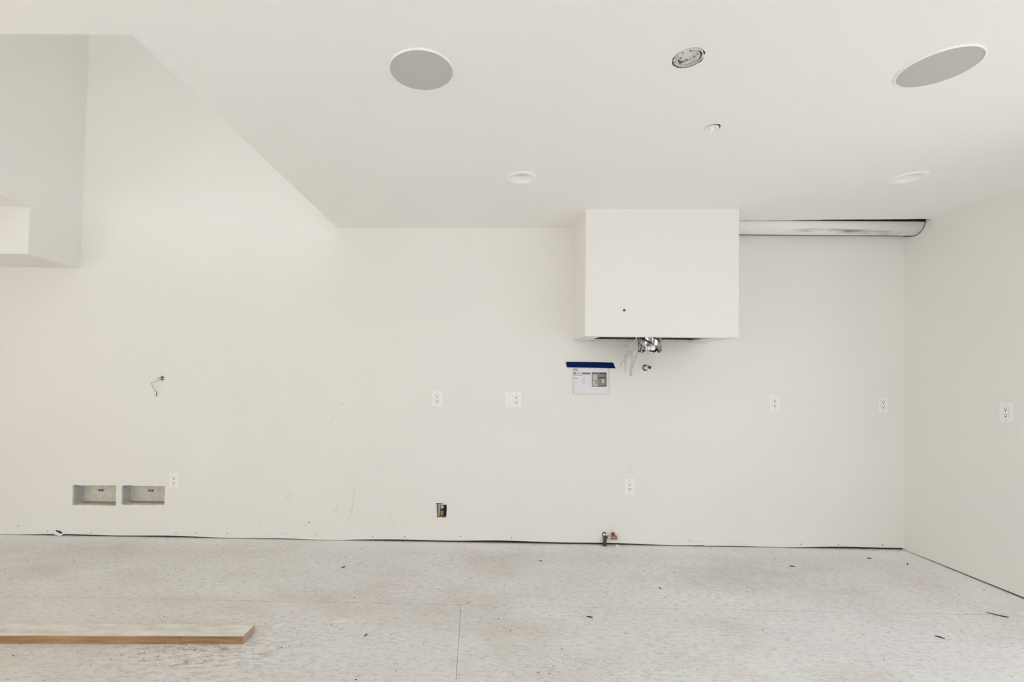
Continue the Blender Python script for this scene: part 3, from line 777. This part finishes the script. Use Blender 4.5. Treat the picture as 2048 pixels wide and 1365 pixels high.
# paper flap hanging over the top cut
MB().prism([(gx0-.006, D-.0015, gz1+.012), (gx0+.030, D-.0015, gz1+.006), (gx0+.048, D-.0015, gz1+.002), (gx0+.044, D-.0015, gz1-.004), (gx0+.006, D-.0015, gz1-.001)], (0, 1, 0), .001).build('torn_flap', 'paint', gb)
MB().prism([(gx0-.004, D-.0018, gz1+.011), (gx0+.040, D-.0018, gz1+.008), (gx0+.043, D-.0018, gz1+.016), (gx0+.046, D-.0018, gz1+.004), (gx0+.030, D-.0018, gz1+.001), (gx0-.003, D-.0018, gz1+.003), (gx0-.009, D-.0018, gz1-.003)], (0, 1, 0), .0008).build('cut_mark', 'debris_black', gb)

# water shut-off valve by the floor
vx, vz = VALVE
V0 = Vector((vx, D-0.045, vz))
wv = empty('shutoff_valve', (vx, D-0.03, 0.0), 'small water shut-off valve with red handle by the wall base', 'valve')
MB().lathe((vx, D+0.02, vz), (0, -1, 0), [(0.0125, 0), (0.0125, 0.03), (0.012, 0.034)], 20, True, True).build('stub_pipe', 'white_fitting', wv, True)
MB().tube(spline([(vx, D-0.012, vz-.008), (vx, D-0.016, vz-0.014), (vx, D-0.018, vz-0.024), (vx, D-0.018, 0.0)], 5), 0.0125, 16).build('down_pipe', 'pipe_dark', wv, True)
hz = on_wall(1220, 1075.5, .018).z
def vxp(px): return on_wall(px, 1075, 0.018).x
MB().lathe((0, D-0.018, hz), (1, 0, 0), [(0.0105, vxp(1209)), (0.0105, vxp(1214.5))], 16, True, True).build('branch_pipe', 'pipe_dark', wv, True)
MB().lathe((0, D-0.018, hz), (1, 0, 0), [(0.0095, vxp(1213)), (0.0095, vxp(1217)), (0.0115, vxp(1217.5)), (0.0115, vxp(1221))], 16, True, True).build('white_nipple', 'cable_white', wv, True)
body = MB().lathe((0, D-0.018, hz-.001), (1, 0, 0), [(0.011, vxp(1220.5)), (0.0145, vxp(1222.5)), (0.0155, vxp(1228)), (0.012, vxp(1229.5)), (0.012, vxp(1231)), (0.0165, vxp(1231.3)), (0.0165, vxp(1233.3))], 20, True, True).build('valve_body', 'brass_dull', wv, True)
hxm = vxp(1226.3)
hd = MB().lathe((hxm, D-0.018, hz+.013), (0, 0, 1), [(0.006, 0), (0.006, .006), (0.012, .007), (0.0135, .012), (0.0125, .022), (0.008, .024)], 8, True, True).build('handle', 'red_handle', wv)
# dark gap mark above the stub
MB().tube(spline([(vx-.014, D-.0012, vz+.004), (vx-.011, D-.0012, vz+.013), (vx, D-.0012, vz+.0185), (vx+.011, D-.0012, vz+.013), (vx+.013, D-.0012, vz+.008)], 4), 0.0032, 6, 0.3, Vector((0, 1, 0))).build('hole_rim', 'debris_dark', wv)

# cable stub with thin wire on the left
cs = empty('cable_stub', (CABH[0], D, CABH[1]), 'frayed brown cable stub with thin dangling wire on bare wall above open boxes', 'cable')
def Z7(x, y, off): return on_wall(280+x/17.06, 730+y/17.06, off)
MB().tube(spline([Z7(770, 440, -.03), Z7(758, 425, .005), Z7(735, 410, .012)], 4), 0.0085, 10).build('cable_jacket', 'wire_brown', cs, True)
MB().tube(spline([Z7(775, 478, -.03), Z7(765, 490, .006), Z7(745, 497, .010)], 4), 0.0078, 10).build('cable_jacket', 'debris_dark', cs, True)
MB().tube(spline([Z7(800, 455, -.02), Z7(780, 462, .012), Z7(715, 470, .016)], 4), 0.004, 8).build('copper_wire', 'cable_white', cs, True)
MB().tube(spline([Z7(760, 440, .010), Z7(690, 452, .018), Z7(595, 452, .025)], 4), 0.0021, 6).build('wire_strand', 'wire_brown', cs, True)
MB().tube(spline([Z7(740, 490, .010), Z7(640, 520, .025), Z7(540, 560, .03), Z7(440, 605, .03), Z7(378, 632, .03)], 5), 0.0019, 6).build('wire_strand', 'wire_grey', cs, True)
MB().tube(spline([Z7(378, 632, .03), Z7(405, 690, .025), Z7(440, 770, .02), Z7(480, 850, .015), Z7(545, 925, .012)], 5), 0.0021, 6).build('wire_strand', 'wire_grey', cs, True)
MB().tube(spline([Z7(540, 915, .012), Z7(565, 960, .012), Z7(572, 1000, .012), Z7(548, 1075, .010)], 5), 0.0026, 6).build('wire_tip', 'wire_dark', cs, True)

# ------------------------------------------------------------------ taped paper
def W3(px, py, off): return on_wall(px, py, off)
tp = MB(); n = 16
top = [(1131.8, 724.0), (1150, 724.2), (1180, 724.6), (1226.0, 725.4)]
out = [(1131.8, 724.2), (1160, 724.4), (1195, 724.9), (1226.2, 725.6), (1228.5, 731), (1231.2, 737.4), (1200, 736.4), (1165, 735.6), (1134.0, 735.2), (1133.0, 730.5)]
tp.prism([W3(a, b, 0.0042) for a, b in out], (0, 1, 0), 0.0012)
o = tp.build('painters_tape', 'tape_blue'); tagp(o, 'strip of dark blue painter tape stuck on the wall above printed sheet', 'tape')
sh = empty('printed_sheet', W3(1182, 788, 0), 'printed white sheet in clear sleeve hanging from blue tape', 'paper')
ps_ = MB(); nx_, nz_ = 14, 10; k = []
Pq = {}
def bulge(s, t): return 0.0009+0.010*t*t*(0.4+0.6*abs(math.sin(s*3.3+0.6)))+0.004*t*math.sin(s*7)
def sheet_pt(s, t, lift=0.0):
    px = 1145.5+(1219.0-1145.5)*s+(1.0 if t > .9 else 0)*0; py = 733.0+(788.8-733.0)*t+1.2*s*(1-t)
    return W3(px, py, bulge(s, t)+lift)
vs = []; fs = []
for j in range(nz_+1):
    for i in range(nx_+1): vs.append(sheet_pt(i/nx_, j/nz_))
for j in range(nz_):
    for i in range(nx_): a = j*(nx_+1)+i; fs.append((a, a+1, a+nx_+2, a+nx_+1))
ps_.poly(vs, fs)
pso = ps_.build('paper_sheet', 'paper', sh, True)
md = pso.modifiers.new('thickness', 'SOLIDIFY'); md.thickness = 0.0006
def ink(name, x0, x1, y0, y1, mat, parent, lift=0.0012, n=6):
    m = MB(); P = []; F = []
    for j in range(3):
        for i in range(n+1):
            px = x0+(x1-x0)*i/n; py = y0+(y1-y0)*j/2
            P.append(sheet_pt((px-1145.5)/73.5, (py-733.0-0.6)/55.8, lift))
    for j in range(2):
        for i in range(n): a = j*(n+1)+i; F.append((a, a+1, a+n+2, a+n+1))
    m.poly(P, F); return m.build(name, mat, parent)
def textline(x0, x1, y0, y1, mat, cw=1.3, gap=.35):
    x = x0; rows = MB(); P = []
    mb = MB()
    while x < x1-0.4:
        w_ = cw*R.uniform(.6, 1.2)
        q = [(x, y0+R.uniform(0, .3)), (min(x+w_, x1), y0+R.uniform(0, .3)), (min(x+w_, x1), y1), (x, y1)]
        mb.poly([sheet_pt((a-1145.5)/73.5, (b-733.6)/55.8, .0013) for a, b in q], [(0, 1, 2, 3)])
        x += w_+gap*R.uniform(.5, 1.6)
    return mb.build('print_line', mat, sh)
textline(1146.6, 1156.6, 738.2, 740.2, 'ink_blue'); textline(1146.6, 1156.4, 741.0, 742.6, 'ink_blue')
textline(1146.8, 1151.8, 745.6, 749.0, 'ink_dark', 1.6, .2); textline(1152.6, 1165, 746.0, 748.6, 'ink_grey', 1.3, .5)
textline(1165, 1181.8, 745.8, 749.2, 'ink_dark', 2.2, .15); textline(1146.8, 1164.6, 750.4, 752.2, 'ink_blue', 1.2, .5)
textline(1147, 1156.6, 756.4, 759.4, 'ink_grey', 1.3, .3)
for yy in range(6): textline(1164.5, 1170, 756.5+yy*2.1, 757.5+yy*2.1, 'ink_grey', 1.2, .6)
ph_ = ink('photo_print', 1184.0, 1213.0, 745.2, 774.2, 'print_brown', sh)
ink('photo_area', 1185.2, 1195.0, 749.0, 773.0, 'print_light', ph_, .0016, 3)
ink('photo_area', 1195.6, 1212.2, 748.6, 755.0, 'print_taupe', ph_, .0016, 3)
ink('photo_area', 1195.6, 1212.2, 757.2, 772.0, 'print_taupe', ph_, .0016, 3)
ink('photo_area', 1184.6, 1200.0, 745.6, 748.2, 'print_green', ph_, .0017, 3)
ink('photo_mark', 1204.2, 1208.6, 759.0, 766.8, 'print_pink', ph_, .0020, 2)
ink('photo_mark', 1209.2, 1210.2, 746.0, 773.0, 'print_brown', ph_, .0020, 2)
ink('photo_mark', 1186.8, 1188.4, 760.0, 762.2, 'print_brown', ph_, .0020, 2)
ink('photo_mark', 1192.0, 1192.8, 758.5, 769.5, 'print_brown', ph_, .0020, 2)
ink('photo_mark', 1190.2, 1190.8, 763.0, 768.0, 'print_brown', ph_, .0020, 2)
# glossy clear sleeve over the sheet
m_, n_n, l_, b_ = nt('clear_sleeve')
b_.inputs['Base Color'].default_value = (0.95, 0.95, 0.98, 1); b_.inputs['Roughness'].default_value = 0.16; b_.inputs['Alpha'].default_value = 0.08
sv = MB(); vs = []
for j in range(nz_+1):
    for i in range(nx_+1):
        s, t = i/nx_, j/nz_
        s2 = -0.012+s*1.03; t2 = t*1.045
        lift = 0.0008*(1-t)+0.0030*t+0.0030*abs(math.sin(s*9+t*4+1))*t
        vs.append(W3(1145.5+73.5*s2, 733+55.8*t2+1.2*s*(1-t), bulge(s, t)+lift))
sv.poly(vs, fs); sv.build('clear_sleeve', 'clear_sleeve', sh, True)

# ------------------------------------------------------------------ ceiling fixtures
DN = (0, 0, -1)
for (x, y), lb in zip(SPK, ('round grey ceiling speaker above the bare wall, near the ceiling opening', 'round grey ceiling speaker near the side wall')):
    zf = zc(x)
    e = empty('ceiling_speaker', (x, y, zf), lb, 'speaker', 'round ceiling speakers')
    r = 0.1205
    MB().lathe((x, y, zf), DN, [(r, -0.0), (r, 0.006), (r-0.0008, 0.007), (r-0.0032, 0.007), (r-0.0032, 0.004)], 72).build('rim', 'white_trim', e)
    MB().lathe((x, y, zf), DN, [(r-0.0030, 0.0048), (r-0.02, 0.0062), (r-0.06, 0.0068), (0.001, 0.007)], 72, False, True).build('grille', 'grille', e, True)
    MB().lathe((x, y, zf+TH), (0, 0, 1), [(0.10, -TH), (0.10, 0.07)], 32, False, True).build('back_can', 'cavity', e)
for (x, y), lb in zip(LGT, ('round white recessed downlight in the ceiling left of the hood enclosure', 'round white recessed downlight in ceiling above the corner duct')):
    zf = zc(x)
    e = empty('recessed_light', (x, y, zf), lb, 'light', 'recessed downlights')
    ro, ri = 0.092, 0.060
    MB().lathe((x, y, zf), DN, [(ro, 0.0), (ro, 0.004), (ro-0.002, 0.0062), (ri+0.006, 0.0058), (ri, 0.003)], 64).build('flange', 'white_trim', e, True)
    MB().lathe((x, y, zf), DN, [(ri, 0.003), (ri-0.004, -0.010), (0.047, -0.028), (0.045, -0.030)], 64).build('baffle', 'white_trim', e, True)
    MB().lathe((x, y, zf+0.030), DN, [(0.046, 0.0), (0.03, 0.003), (0.001, 0.004)], 48, False, True).build('lens', 'lens', e, True)
    MB().lathe((x, y, zf), (0, 0, 1), [(0.074, TH), (0.074, 0.08)], 32, False, True).build('can', 'cavity', e)

# ceiling junction box
x, y = JB; zf = zc(x)
jb = empty('junction_box', (x, y, zf), 'open round electrical box in ceiling with coiled white wire', 'electrical box')
MB().lathe((x, y, zf), (0, 0, 1), [(0.0485, -0.0005), (0.0485, 0.05)], 40).build('box_wall', 'white_fitting', jb, True)
MB().lathe((x, y, zf), (0, 0, 1), [(0.0455, -0.0005), (0.0485, -0.0005)], 40).build('box_lip', 'white_fitting', jb)
MB().lathe((x, y, zf), (0, 0, 1), [(0.075, 0.05), (0.075, 0.052)], 32, True, True).build('cavity_cap', 'cavity', jb)
rag = MB(); V_ = []; nseg = 60
for i in range(nseg+1):
    t = math.radians(8+175*i/nseg); on = 1 if (i < 8 or 14 < i < 24 or i > 27) else 0.12
    r0, r1 = 0.0515, 0.0535+on*R.uniform(0.0, 0.0032)
    V_ += [(x+r0*math.cos(t), y+r0*math.sin(t), zf-0.0008), (x+r1*math.cos(t), y+r1*math.sin(t), zf-0.0008)]
rag.poly(V_, [(2*i, 2*i+1, 2*i+3, 2*i+2) for i in range(nseg)])
rag.build('gap_shade', 'slot_dark', jb)  # dark ragged crescent painted as the shade in the gap round the box
cpx, cpy = x-0.006, y-0.010
capo = MB().lathe((cpx, cpy, zf), DN, [(0.036, -0.020), (0.036, -0.006), (0.034, -0.004), (0.017, -0.004), (0.016, -0.0025), (0.001, -0.0025)], 40, False, True).build('inner_plate', 'lens', jb)
for a, rr in ((20, .028), (75, .027), (140, .026), (205, .028), (265, .022), (300, .024), (335, .030)):
    t = math.radians(a)
    MB().lathe((cpx+rr*math.cos(t), cpy+rr*math.sin(t), zf+.004), DN, [(0.0032, 0), (0.0032, 0.0006)], 10, False, True).build('knockout', 'slot_dark', capo)
cl = []
for i in range(20):
    t = math.radians(150+i*13); cl.append((x+0.041*math.cos(t)*1.0, y-0.0+0.041*math.sin(t), zf+0.002-0.003*math.sin(i*.3)))
cl2 = []
for i in range(30):
    t = math.radians(185-i*9.5); rr = 0.041-0.0003*i
    cl2.append((x+rr*math.cos(t), y+rr*math.sin(t), zf+0.001-0.004*math.sin(i*.2)))
MB().tube(cl2, 0.0048, 8).build('wire_loop', 'cable_white', jb, True)
MB().tube(spline([(x-.012, y+.030, zf-.002), (x+.004, y+.012, zf-.007), (x+.022, y-.008, zf-.006), (x+.030, y-.014, zf+.004)], 6), 0.0050, 8).build('wire_loop', 'cable_white', jb, True)
MB().lathe((x+.031, y-.014, zf+.0035), DN, [(0.0075, 0), (0.0075, .001)], 12, False, True).build('cable_hole', 'slot_dark', jb)
for sx in (-1, 1):
    MB().lathe((x+sx*0.047, y+sx*-0.012, zf), DN, [(0.005, -.004), (0.005, .001), (0.003, .0015)], 10, False, True).build('screw_ear', 'white_fitting', jb)
# sprinkler
x, y = SPR; zf = zc(x)
sk = empty('fire_sprinkler', (x, y, zf), 'small white sprinkler head in an oversized ceiling hole beside the open electrical box', 'sprinkler')
MB().lathe((x, y, zf+0.06), (0, 0, 1), [(0.05, 0), (0.05, 0.002)], 24, True, True).build('cavity_cap', 'cavity', sk)
MB().lathe((x, y, zf), (0, 0, 1), [(0.045, TH), (0.045, 0.06)], 24).build('cavity_sleeve', 'cavity', sk)
cx_, cy_ = x-0.001, y+0.006
MB().lathe((cx_, cy_, zf), DN, [(0.0295, -0.040), (0.0295, -0.002)], 32).build('shade_collar', 'slot_dark', sk, True)  # dark sleeve standing in for the shade inside the hole round the cup
MB().lathe((cx_, cy_, zf), DN, [(0.0297, -0.002), (0.0297, 0.002), (0.0285, 0.003), (0.020, 0.001), (0.016, -0.004)], 32, False, True).build('cup', 'white_trim', sk, True)
MB().lathe((cx_, cy_, zf), DN, [(0.008, -0.005), (0.008, 0.008), (0.004, 0.012), (0.004, 0.016)], 14, False, True).build('nozzle', 'white_trim', sk, True)
for s_ in (-1, 1):
    MB().tube(spline([(cx_+s_*.010, cy_, zf), (cx_+s_*.011, cy_, zf-.010), (cx_+s_*.004, cy_, zf-.017)], 5), 0.0018, 6).build('frame_arm', 'white_trim', sk, True)
MB().lathe((cx_, cy_, zf-0.017), DN, [(0.012, 0), (0.013, .0012), (0.001, .0016)], 16, True, True).build('deflector', 'white_trim', sk)

# ------------------------------------------------------------------ wooden plank on the floor
pf = on_z(486, 1289, 0.0); zt = 0.0375
a_ = on_z(486, 1274.5, zt); b2 = on_z(510.5, 1249.5, zt); yf_ = (pf.y+a_.y)/2
dirx = (b2.x-a_.x)/(b2.y-a_.y)
Lx = -3.2
slope = 0.004
wd = b2.y-yf_
def pk(x, y): return (x, y)
xr0 = (pf.x+a_.x)/2
_lf, _lb = on_z(0, 1288.3, 0.0), on_z(0, 1247.5, zt)
sl = (yf_-_lf.y)/(xr0-_lf.x)                       # the plank lies slightly askew
outl = [(Lx, yf_+sl*(Lx-xr0)), (xr0, yf_), (xr0+dirx*wd, yf_+wd), (Lx, yf_+wd+sl*(Lx-xr0))]
pkm = MB().prism([(a, b, 0.0005) for a, b in outl], (0, 0, 1), zt)
o = pkm.build('lumber_plank', 'dusty_lumber', None, False, 0.0015)
tagp(o, 'brown wooden plank with dusty top lying on the bare floor', 'plank')

# loose sheet by the wall
q = [on_z(1455, 1091.5, 0.002), on_z(1471, 1102.5, 0.002), on_z(1590, 1105.8, 0.002), on_z(1573, 1094.5, 0.002)]
shm = MB().prism([(p.x, min(p.y, D-0.002), 0.0006) for p in q], (0, 0, 1), 0.0034)
o = shm.build('drywall_offcut', 'paper_sheet'); tagp(o, 'thin pale grey offcut lying flat on floor against the back wall', 'offcut')

# ------------------------------------------------------------------ wall blemishes (parts of the back wall)
def wallpiece(name, pts, mat, off=0.0004, t=0.0004):
    return MB().prism([on_wall(a, b, off) for a, b in pts], (0, 1, 0), t).build(name, mat, wall_back)
for px, py in ((36, 1053), (95, 1063), (182, 1066), (352, 1067), (392, 1066.5), (454, 1067.5), (618, 1045), (631, 1070.5), (745, 1073.5), (810, 1074.5), (921, 1074), (1023, 1076), (1380, 1082), (1446, 1086), (1601, 1089), (1677, 1090), (1765, 1091)):
    MB().lathe(on_wall(px, py), BK, [(0.0042, 0), (0.0042, 0.0006), (0.002, 0.001)], 8, False, True).build('screw_head', 'screw_dark', wall_back)
# scuffs, traced strokes
def Z6(x, y): return on_wall(560+x/4.55, 780+y/4.55, 0.0003)
def stroke(pts, w, fn=Z6):
    mb = MB(); P = [fn(*p) for p in pts]; up = Vector((0, 0, 1))
    L = []; 
    for i, p in enumerate(P):
        d = (P[min(i+1, len(P)-1)]-P[max(i-1, 0)]); nrm = Vector((-d.z, 0, d.x)).normalized()
        ww = w*(0.35+0.65*math.sin(math.pi*(i+0.5)/len(P)))
        L.append((p+nrm*ww/2, p-nrm*ww/2))
    V = [v for l in L for v in l]; F = [(2*i, 2*i+1, 2*i+3, 2*i+2) for i in range(len(P)-1)]
    return V, F
scm = {'scuff': MB(), 'scuff_faint': MB()}
def sc(pts, w=0.0028, mat='scuff_faint', fn=Z6):
    V, F = stroke(pts, w, fn); scm[mat].poly(V, F)
sc([(515, 100), (530, 115), (550, 127), (580, 135)], .003, 'scuff'); sc([(550, 128), (578, 105)], .002)
sc([(505, 230), (488, 250), (468, 275)], .003, 'scuff'); sc([(468, 275), (430, 320)], .002)
sc([(548, 165), (553, 195), (560, 240), (565, 275)], .0022); sc([(570, 250), (576, 310)], .0026); sc([(578, 165), (560, 200)], .002)
sc([(350, 378), (340, 390)], .004, 'scuff'); sc([(305, 420), (306, 432)], .003); sc([(265, 470), (215, 520)], .003); sc([(200, 545), (150, 620), (130, 660), (140, 680)], .003)
sc([(742, 298), (746, 305)], .003, 'scuff'); sc([(845, 470), (855, 455)], .0035, 'scuff'); sc([(858, 462), (868, 482), (885, 485)], .0025)
sc([(825, 510), (815, 530), (810, 545)], .0035); sc([(828, 540), (832, 552)], .003); sc([(780, 590), (735, 635), (690, 705), (660, 765), (638, 800), (612, 850), (590, 900)], .0028); sc([(645, 780), (634, 800)], .005)
sc([(883, 650), (884, 675), (888, 700), (885, 735)], .003); sc([(590, 650), (597, 662)], .004)
sc([(684, 900), (678, 930), (668, 985), (662, 1040), (655, 1085), (645, 1130), (625, 1170), (605, 1205)], .0024, 'scuff')
sc([(630, 1140), (640, 1155)], .006); sc([(600, 1190), (630, 1188)], .006); sc([(590, 1170), (580, 1195)], .004)
sc([(528, 1080), (512, 1095), (495, 1110)], .0035, 'scuff'); sc([(495, 1110), (468, 1155), (485, 1190), (505, 1240), (490, 1270)], .004)
sc([(350, 1100), (370, 1100)], .0035, 'scuff'); sc([(375, 1110), (400, 1130)], .002)
sc([(264, 1205), (240, 1228), (214, 1260)], .0025, 'scuff'); sc([(260, 1205), (267, 1212)], .006, 'scuff')
sc([(948, 1080), (958, 1092)], .004, 'scuff'); sc([(965, 1098), (1000, 1140)], .002); sc([(1008, 1150), (1013, 1175)], .0035, 'scuff'); sc([(1022, 1192), (1048, 1228)], .0025, 'scuff')
sc([(1055, 1195), (1100, 1203), (1110, 1225), (1102, 1258)], .003); sc([(930, 1270), (940, 1258)], .004); sc([(555, 985), (545, 1060)], .002)
sc([(0, 1310), (60, 1303), (120, 1293)], .0016, 'scuff'); sc([(120, 1293), (200, 1280)], .001)
Z8 = lambda x, y: on_wall(1180+x/7.18, 920+y/7.18, 0.0003)
sc([(428, 120), (440, 128)], .003, 'scuff_faint', Z8); sc([(485, 125), (505, 130)], .004, 'scuff_faint', Z8); sc([(585, 125), (592, 150)], .004, 'scuff', Z8)
sc([(515, 180), (545, 182)], .005, 'scuff_faint', Z8); sc([(622, 190), (635, 225)], .004, 'scuff_faint', Z8); sc([(595, 145), (640, 200)], .002, 'scuff_faint', Z8)
wr_ = lambda x, y: on_wall(x, y, 0.0003)
sc([(1115, 770), (1116, 790)], .002, 'scuff_faint', wr_); sc([(525, 1035), (519, 1050), (514, 1060)], .0022, 'scuff', wr_)
for k, mb in scm.items():
    o = mb.build('scuff_marks', k, wall_back); o['kind'] = 'stuff'
# patched spot
pp_ = on_wall(578, 993)
MB().lathe(pp_, BK, [(0.030, -0.0004), (0.026, 0.0003), (0.001, 0.0005)], 24, False, True).build('paint_spot', 'spot', wall_back, True)
# torn paper along the base
wallpiece('torn_paper', [(104, 1066), (112, 1064), (120, 1068), (126, 1070), (120, 1073), (110, 1070.5)], 'paint', 0.004, 0.003)
wallpiece('torn_hole', [(111, 1061), (119, 1062), (125, 1066), (122, 1069), (117, 1066), (112, 1064)], 'cavity', 0.0006, 0.0005)
wallpiece('torn_paper', [(521, 1070), (530, 1066.5), (538, 1069), (536, 1073.5), (527, 1074)], 'paint', 0.004, 0.003)
wallpiece('torn_paper', [(1381, 1080.2), (1405, 1080.2), (1419, 1080.0), (1414, 1085), (1409, 1086.3), (1381, 1085)], 'white_fitting', 0.002, 0.0015)
wallpiece('torn_paper', [(1420, 1080.5), (1462, 1082.5), (1462, 1090), (1411, 1088.6), (1417, 1085.6)], 'patch', 0.0012, 0.001)
wallpiece('torn_paper', [(1258, 1081.6), (1268, 1081.0), (1269, 1084.5), (1257, 1084.0)], 'patch', 0.002, 0.001)

# ------------------------------------------------------------------ floor debris
def sliver(px, py, pts, w, mat, label):
    c = on_z(px, py, 0)
    P = [(c.x+a, c.y+b, 0.0022+h) for a, b, h in pts]
    o = MB().tube(spline(P, 5), [w*(.4+.6*math.sin(math.pi*(i+.5)/(5*(len(P)-1)+1))) for i in range(5*(len(P)-1)+1)], 6).build('debris_sliver', mat)
    tagp(o, label, 'debris', 'dark slivers on the floor')
sliver(1180, 1235.5, [(-.016, .006, 0), (0, -.004, .002), (.014, -.004, 0)], .0035, 'debris_black', 'curved black sliver on floor in front of the red handled valve')
sliver(2000, 1233, [(-.035, .035, 0), (-.005, .0, .001), (.022, -.012, 0), (.034, -.012, 0)], .0030, 'debris_black', 'long curved black sliver on floor near side wall')
sliver(1881, 1277, [(-.012, .018, 0), (.0, .004, .001), (.014, -.008, 0)], .0030, 'debris_black', 'short bent dark sliver on open floor near side wall')
sliver(731.5, 1271, [(.005, .010, 0), (.003, -.004, .001), (-.006, -.012, 0)], .0025, 'debris_dark', 'small bent dark sliver on floor beyond the plank end')
sliver(1320, 1178, [(-.006, .010, 0), (.001, .0, .001), (.005, -.010, 0)], .0025, 'debris_dark', 'small bent dark sliver on floor below the low outlet')
sliver(1584.5, 1134, [(-.016, .004, 0), (.0, .0, .001), (.016, -.004, 0)], .0035, 'debris_dark', 'flat dark sliver on floor in front of the pale offcut')
sliver(1815, 1129.5, [(-.008, -.008, 0), (.008, .008, 0)], .005, 'debris_dark', 'dark chip on floor in front of the room corner')
sliver(1739, 1118, [(-.012, .004, 0), (.012, -.002, 0)], .004, 'debris_dark', 'dark chip on floor near the corner below the back wall outlet')
sliver(687, 1135.5, [(-.010, -.012, 0), (.010, .008, 0)], .004, 'debris_dark', 'dark chip on floor below the scuffed part of the wall')
sliver(1081, 1123, [(-.012, 0, 0), (.012, 0, 0)], .0035, 'debris_dark', 'dark flat chip on floor between the valve box and red valve')
spk = {'debris_dark': MB(), 'debris_white': MB(), 'debris_tan': MB()}
def chip(x, y, L, w, th, mat):
    c, s = math.cos(th), math.sin(th); mb = spk[mat]
    pts = [(-L, -w*.5), (L*.2, -w), (L, w*.2), (-L*.3, w)]
    P = [(x+a*c-b*s, y+a*s+b*c, 0.0002) for a, b in pts]
    T = [(px_*.7+x*.3, py_*.7+y*.3, 0.0002+w*.8) for px_, py_, _ in P]
    mb.poly(P+T, [(4, 5, 6, 7), (0, 1, 5, 4), (1, 2, 6, 5), (2, 3, 7, 6), (3, 0, 4, 7)])
Rd = random.Random(11)
def onplank(x, y): return x < xr0+.1 and yf_-.01 < y < yf_+wd+.02
k = 0
while k < 520:
    x = Rd.uniform(-3.6, 3.3); y = Rd.uniform(1.75, D-.03)
    if onplank(x, y): continue
    L = Rd.choice([.0018, .0022, .003, .0035, .005]); chip(x, y, L, L*Rd.uniform(.3, .6), Rd.uniform(-.5, .7), 'debris_dark'); k += 1
for k in range(260):
    x = Rd.uniform(-3.6, 3.3); y = Rd.uniform(1.75, D-.02)
    if onplank(x, y): continue
    chip(x, y, Rd.uniform(.002, .006), Rd.uniform(.0015, .003), Rd.uniform(0, 3), 'debris_white')
for k in range(230):      # brown crumbs beside the plank
    p = on_z(Rd.gauss(390, 90), 1291+abs(Rd.gauss(0, 20)), 0); L = Rd.choice([.001, .0015, .002, .003, .0045])
    if not onplank(p.x, p.y): chip(p.x, p.y, L, L*.4, Rd.uniform(-.3, .8), Rd.choice(['debris_tan', 'debris_dark', 'debris_tan', 'debris_white']))
for k in range(130):      # crumbs along the foot of the back wall
    px_ = Rd.choice([Rd.uniform(200, 520), Rd.uniform(1190, 1260), Rd.uniform(1700, 1808), Rd.uniform(300, 1800)])
    x = on_wall(px_, 1080).x; y = D-Rd.uniform(.0, .035); chip(x, y, Rd.uniform(.002, .007), Rd.uniform(.002, .004), Rd.uniform(0, 3), Rd.choice(['debris_white', 'debris_tan', 'debris_white']))
allc = MB(); mats = []
for k, mb in spk.items():
    base_ = len(allc.v); allc.v += mb.v; allc.f += [[i+base_ for i in f] for f in mb.f]; mats += [k]*len(mb.f)
o = allc.build('floor_debris', 'debris_dark')
for k in ('debris_white', 'debris_tan'): o.data.materials.append(MATS[k])
order = {'debris_dark': 0, 'debris_white': 1, 'debris_tan': 2}
if len(o.data.polygons) == len(mats):
    for p, k in zip(o.data.polygons, mats): p.material_index = order[k]
tagp(o, 'countless dark specks, plaster crumbs and sawdust scattered over the floor', 'debris', None, 'stuff')
# plaster lump beside the valve
lp = on_z(1228, 1086.5, 0)
lm = MB().lathe((lp.x, min(lp.y, D-.02), 0.0), (0, 0, 1), [(0.017, 0.0), (0.015, 0.005), (0.009, 0.010), (0.002, 0.012)], 9, True, True, lambda j, i, r, h: (r*(1+.25*math.sin(i*2.1+j)), h*(1+.2*math.sin(i*1.3))))
o = lm.build('plaster_lump', 'debris_white'); tagp(o, 'small white plaster lump on floor beneath the red handled valve', 'debris')
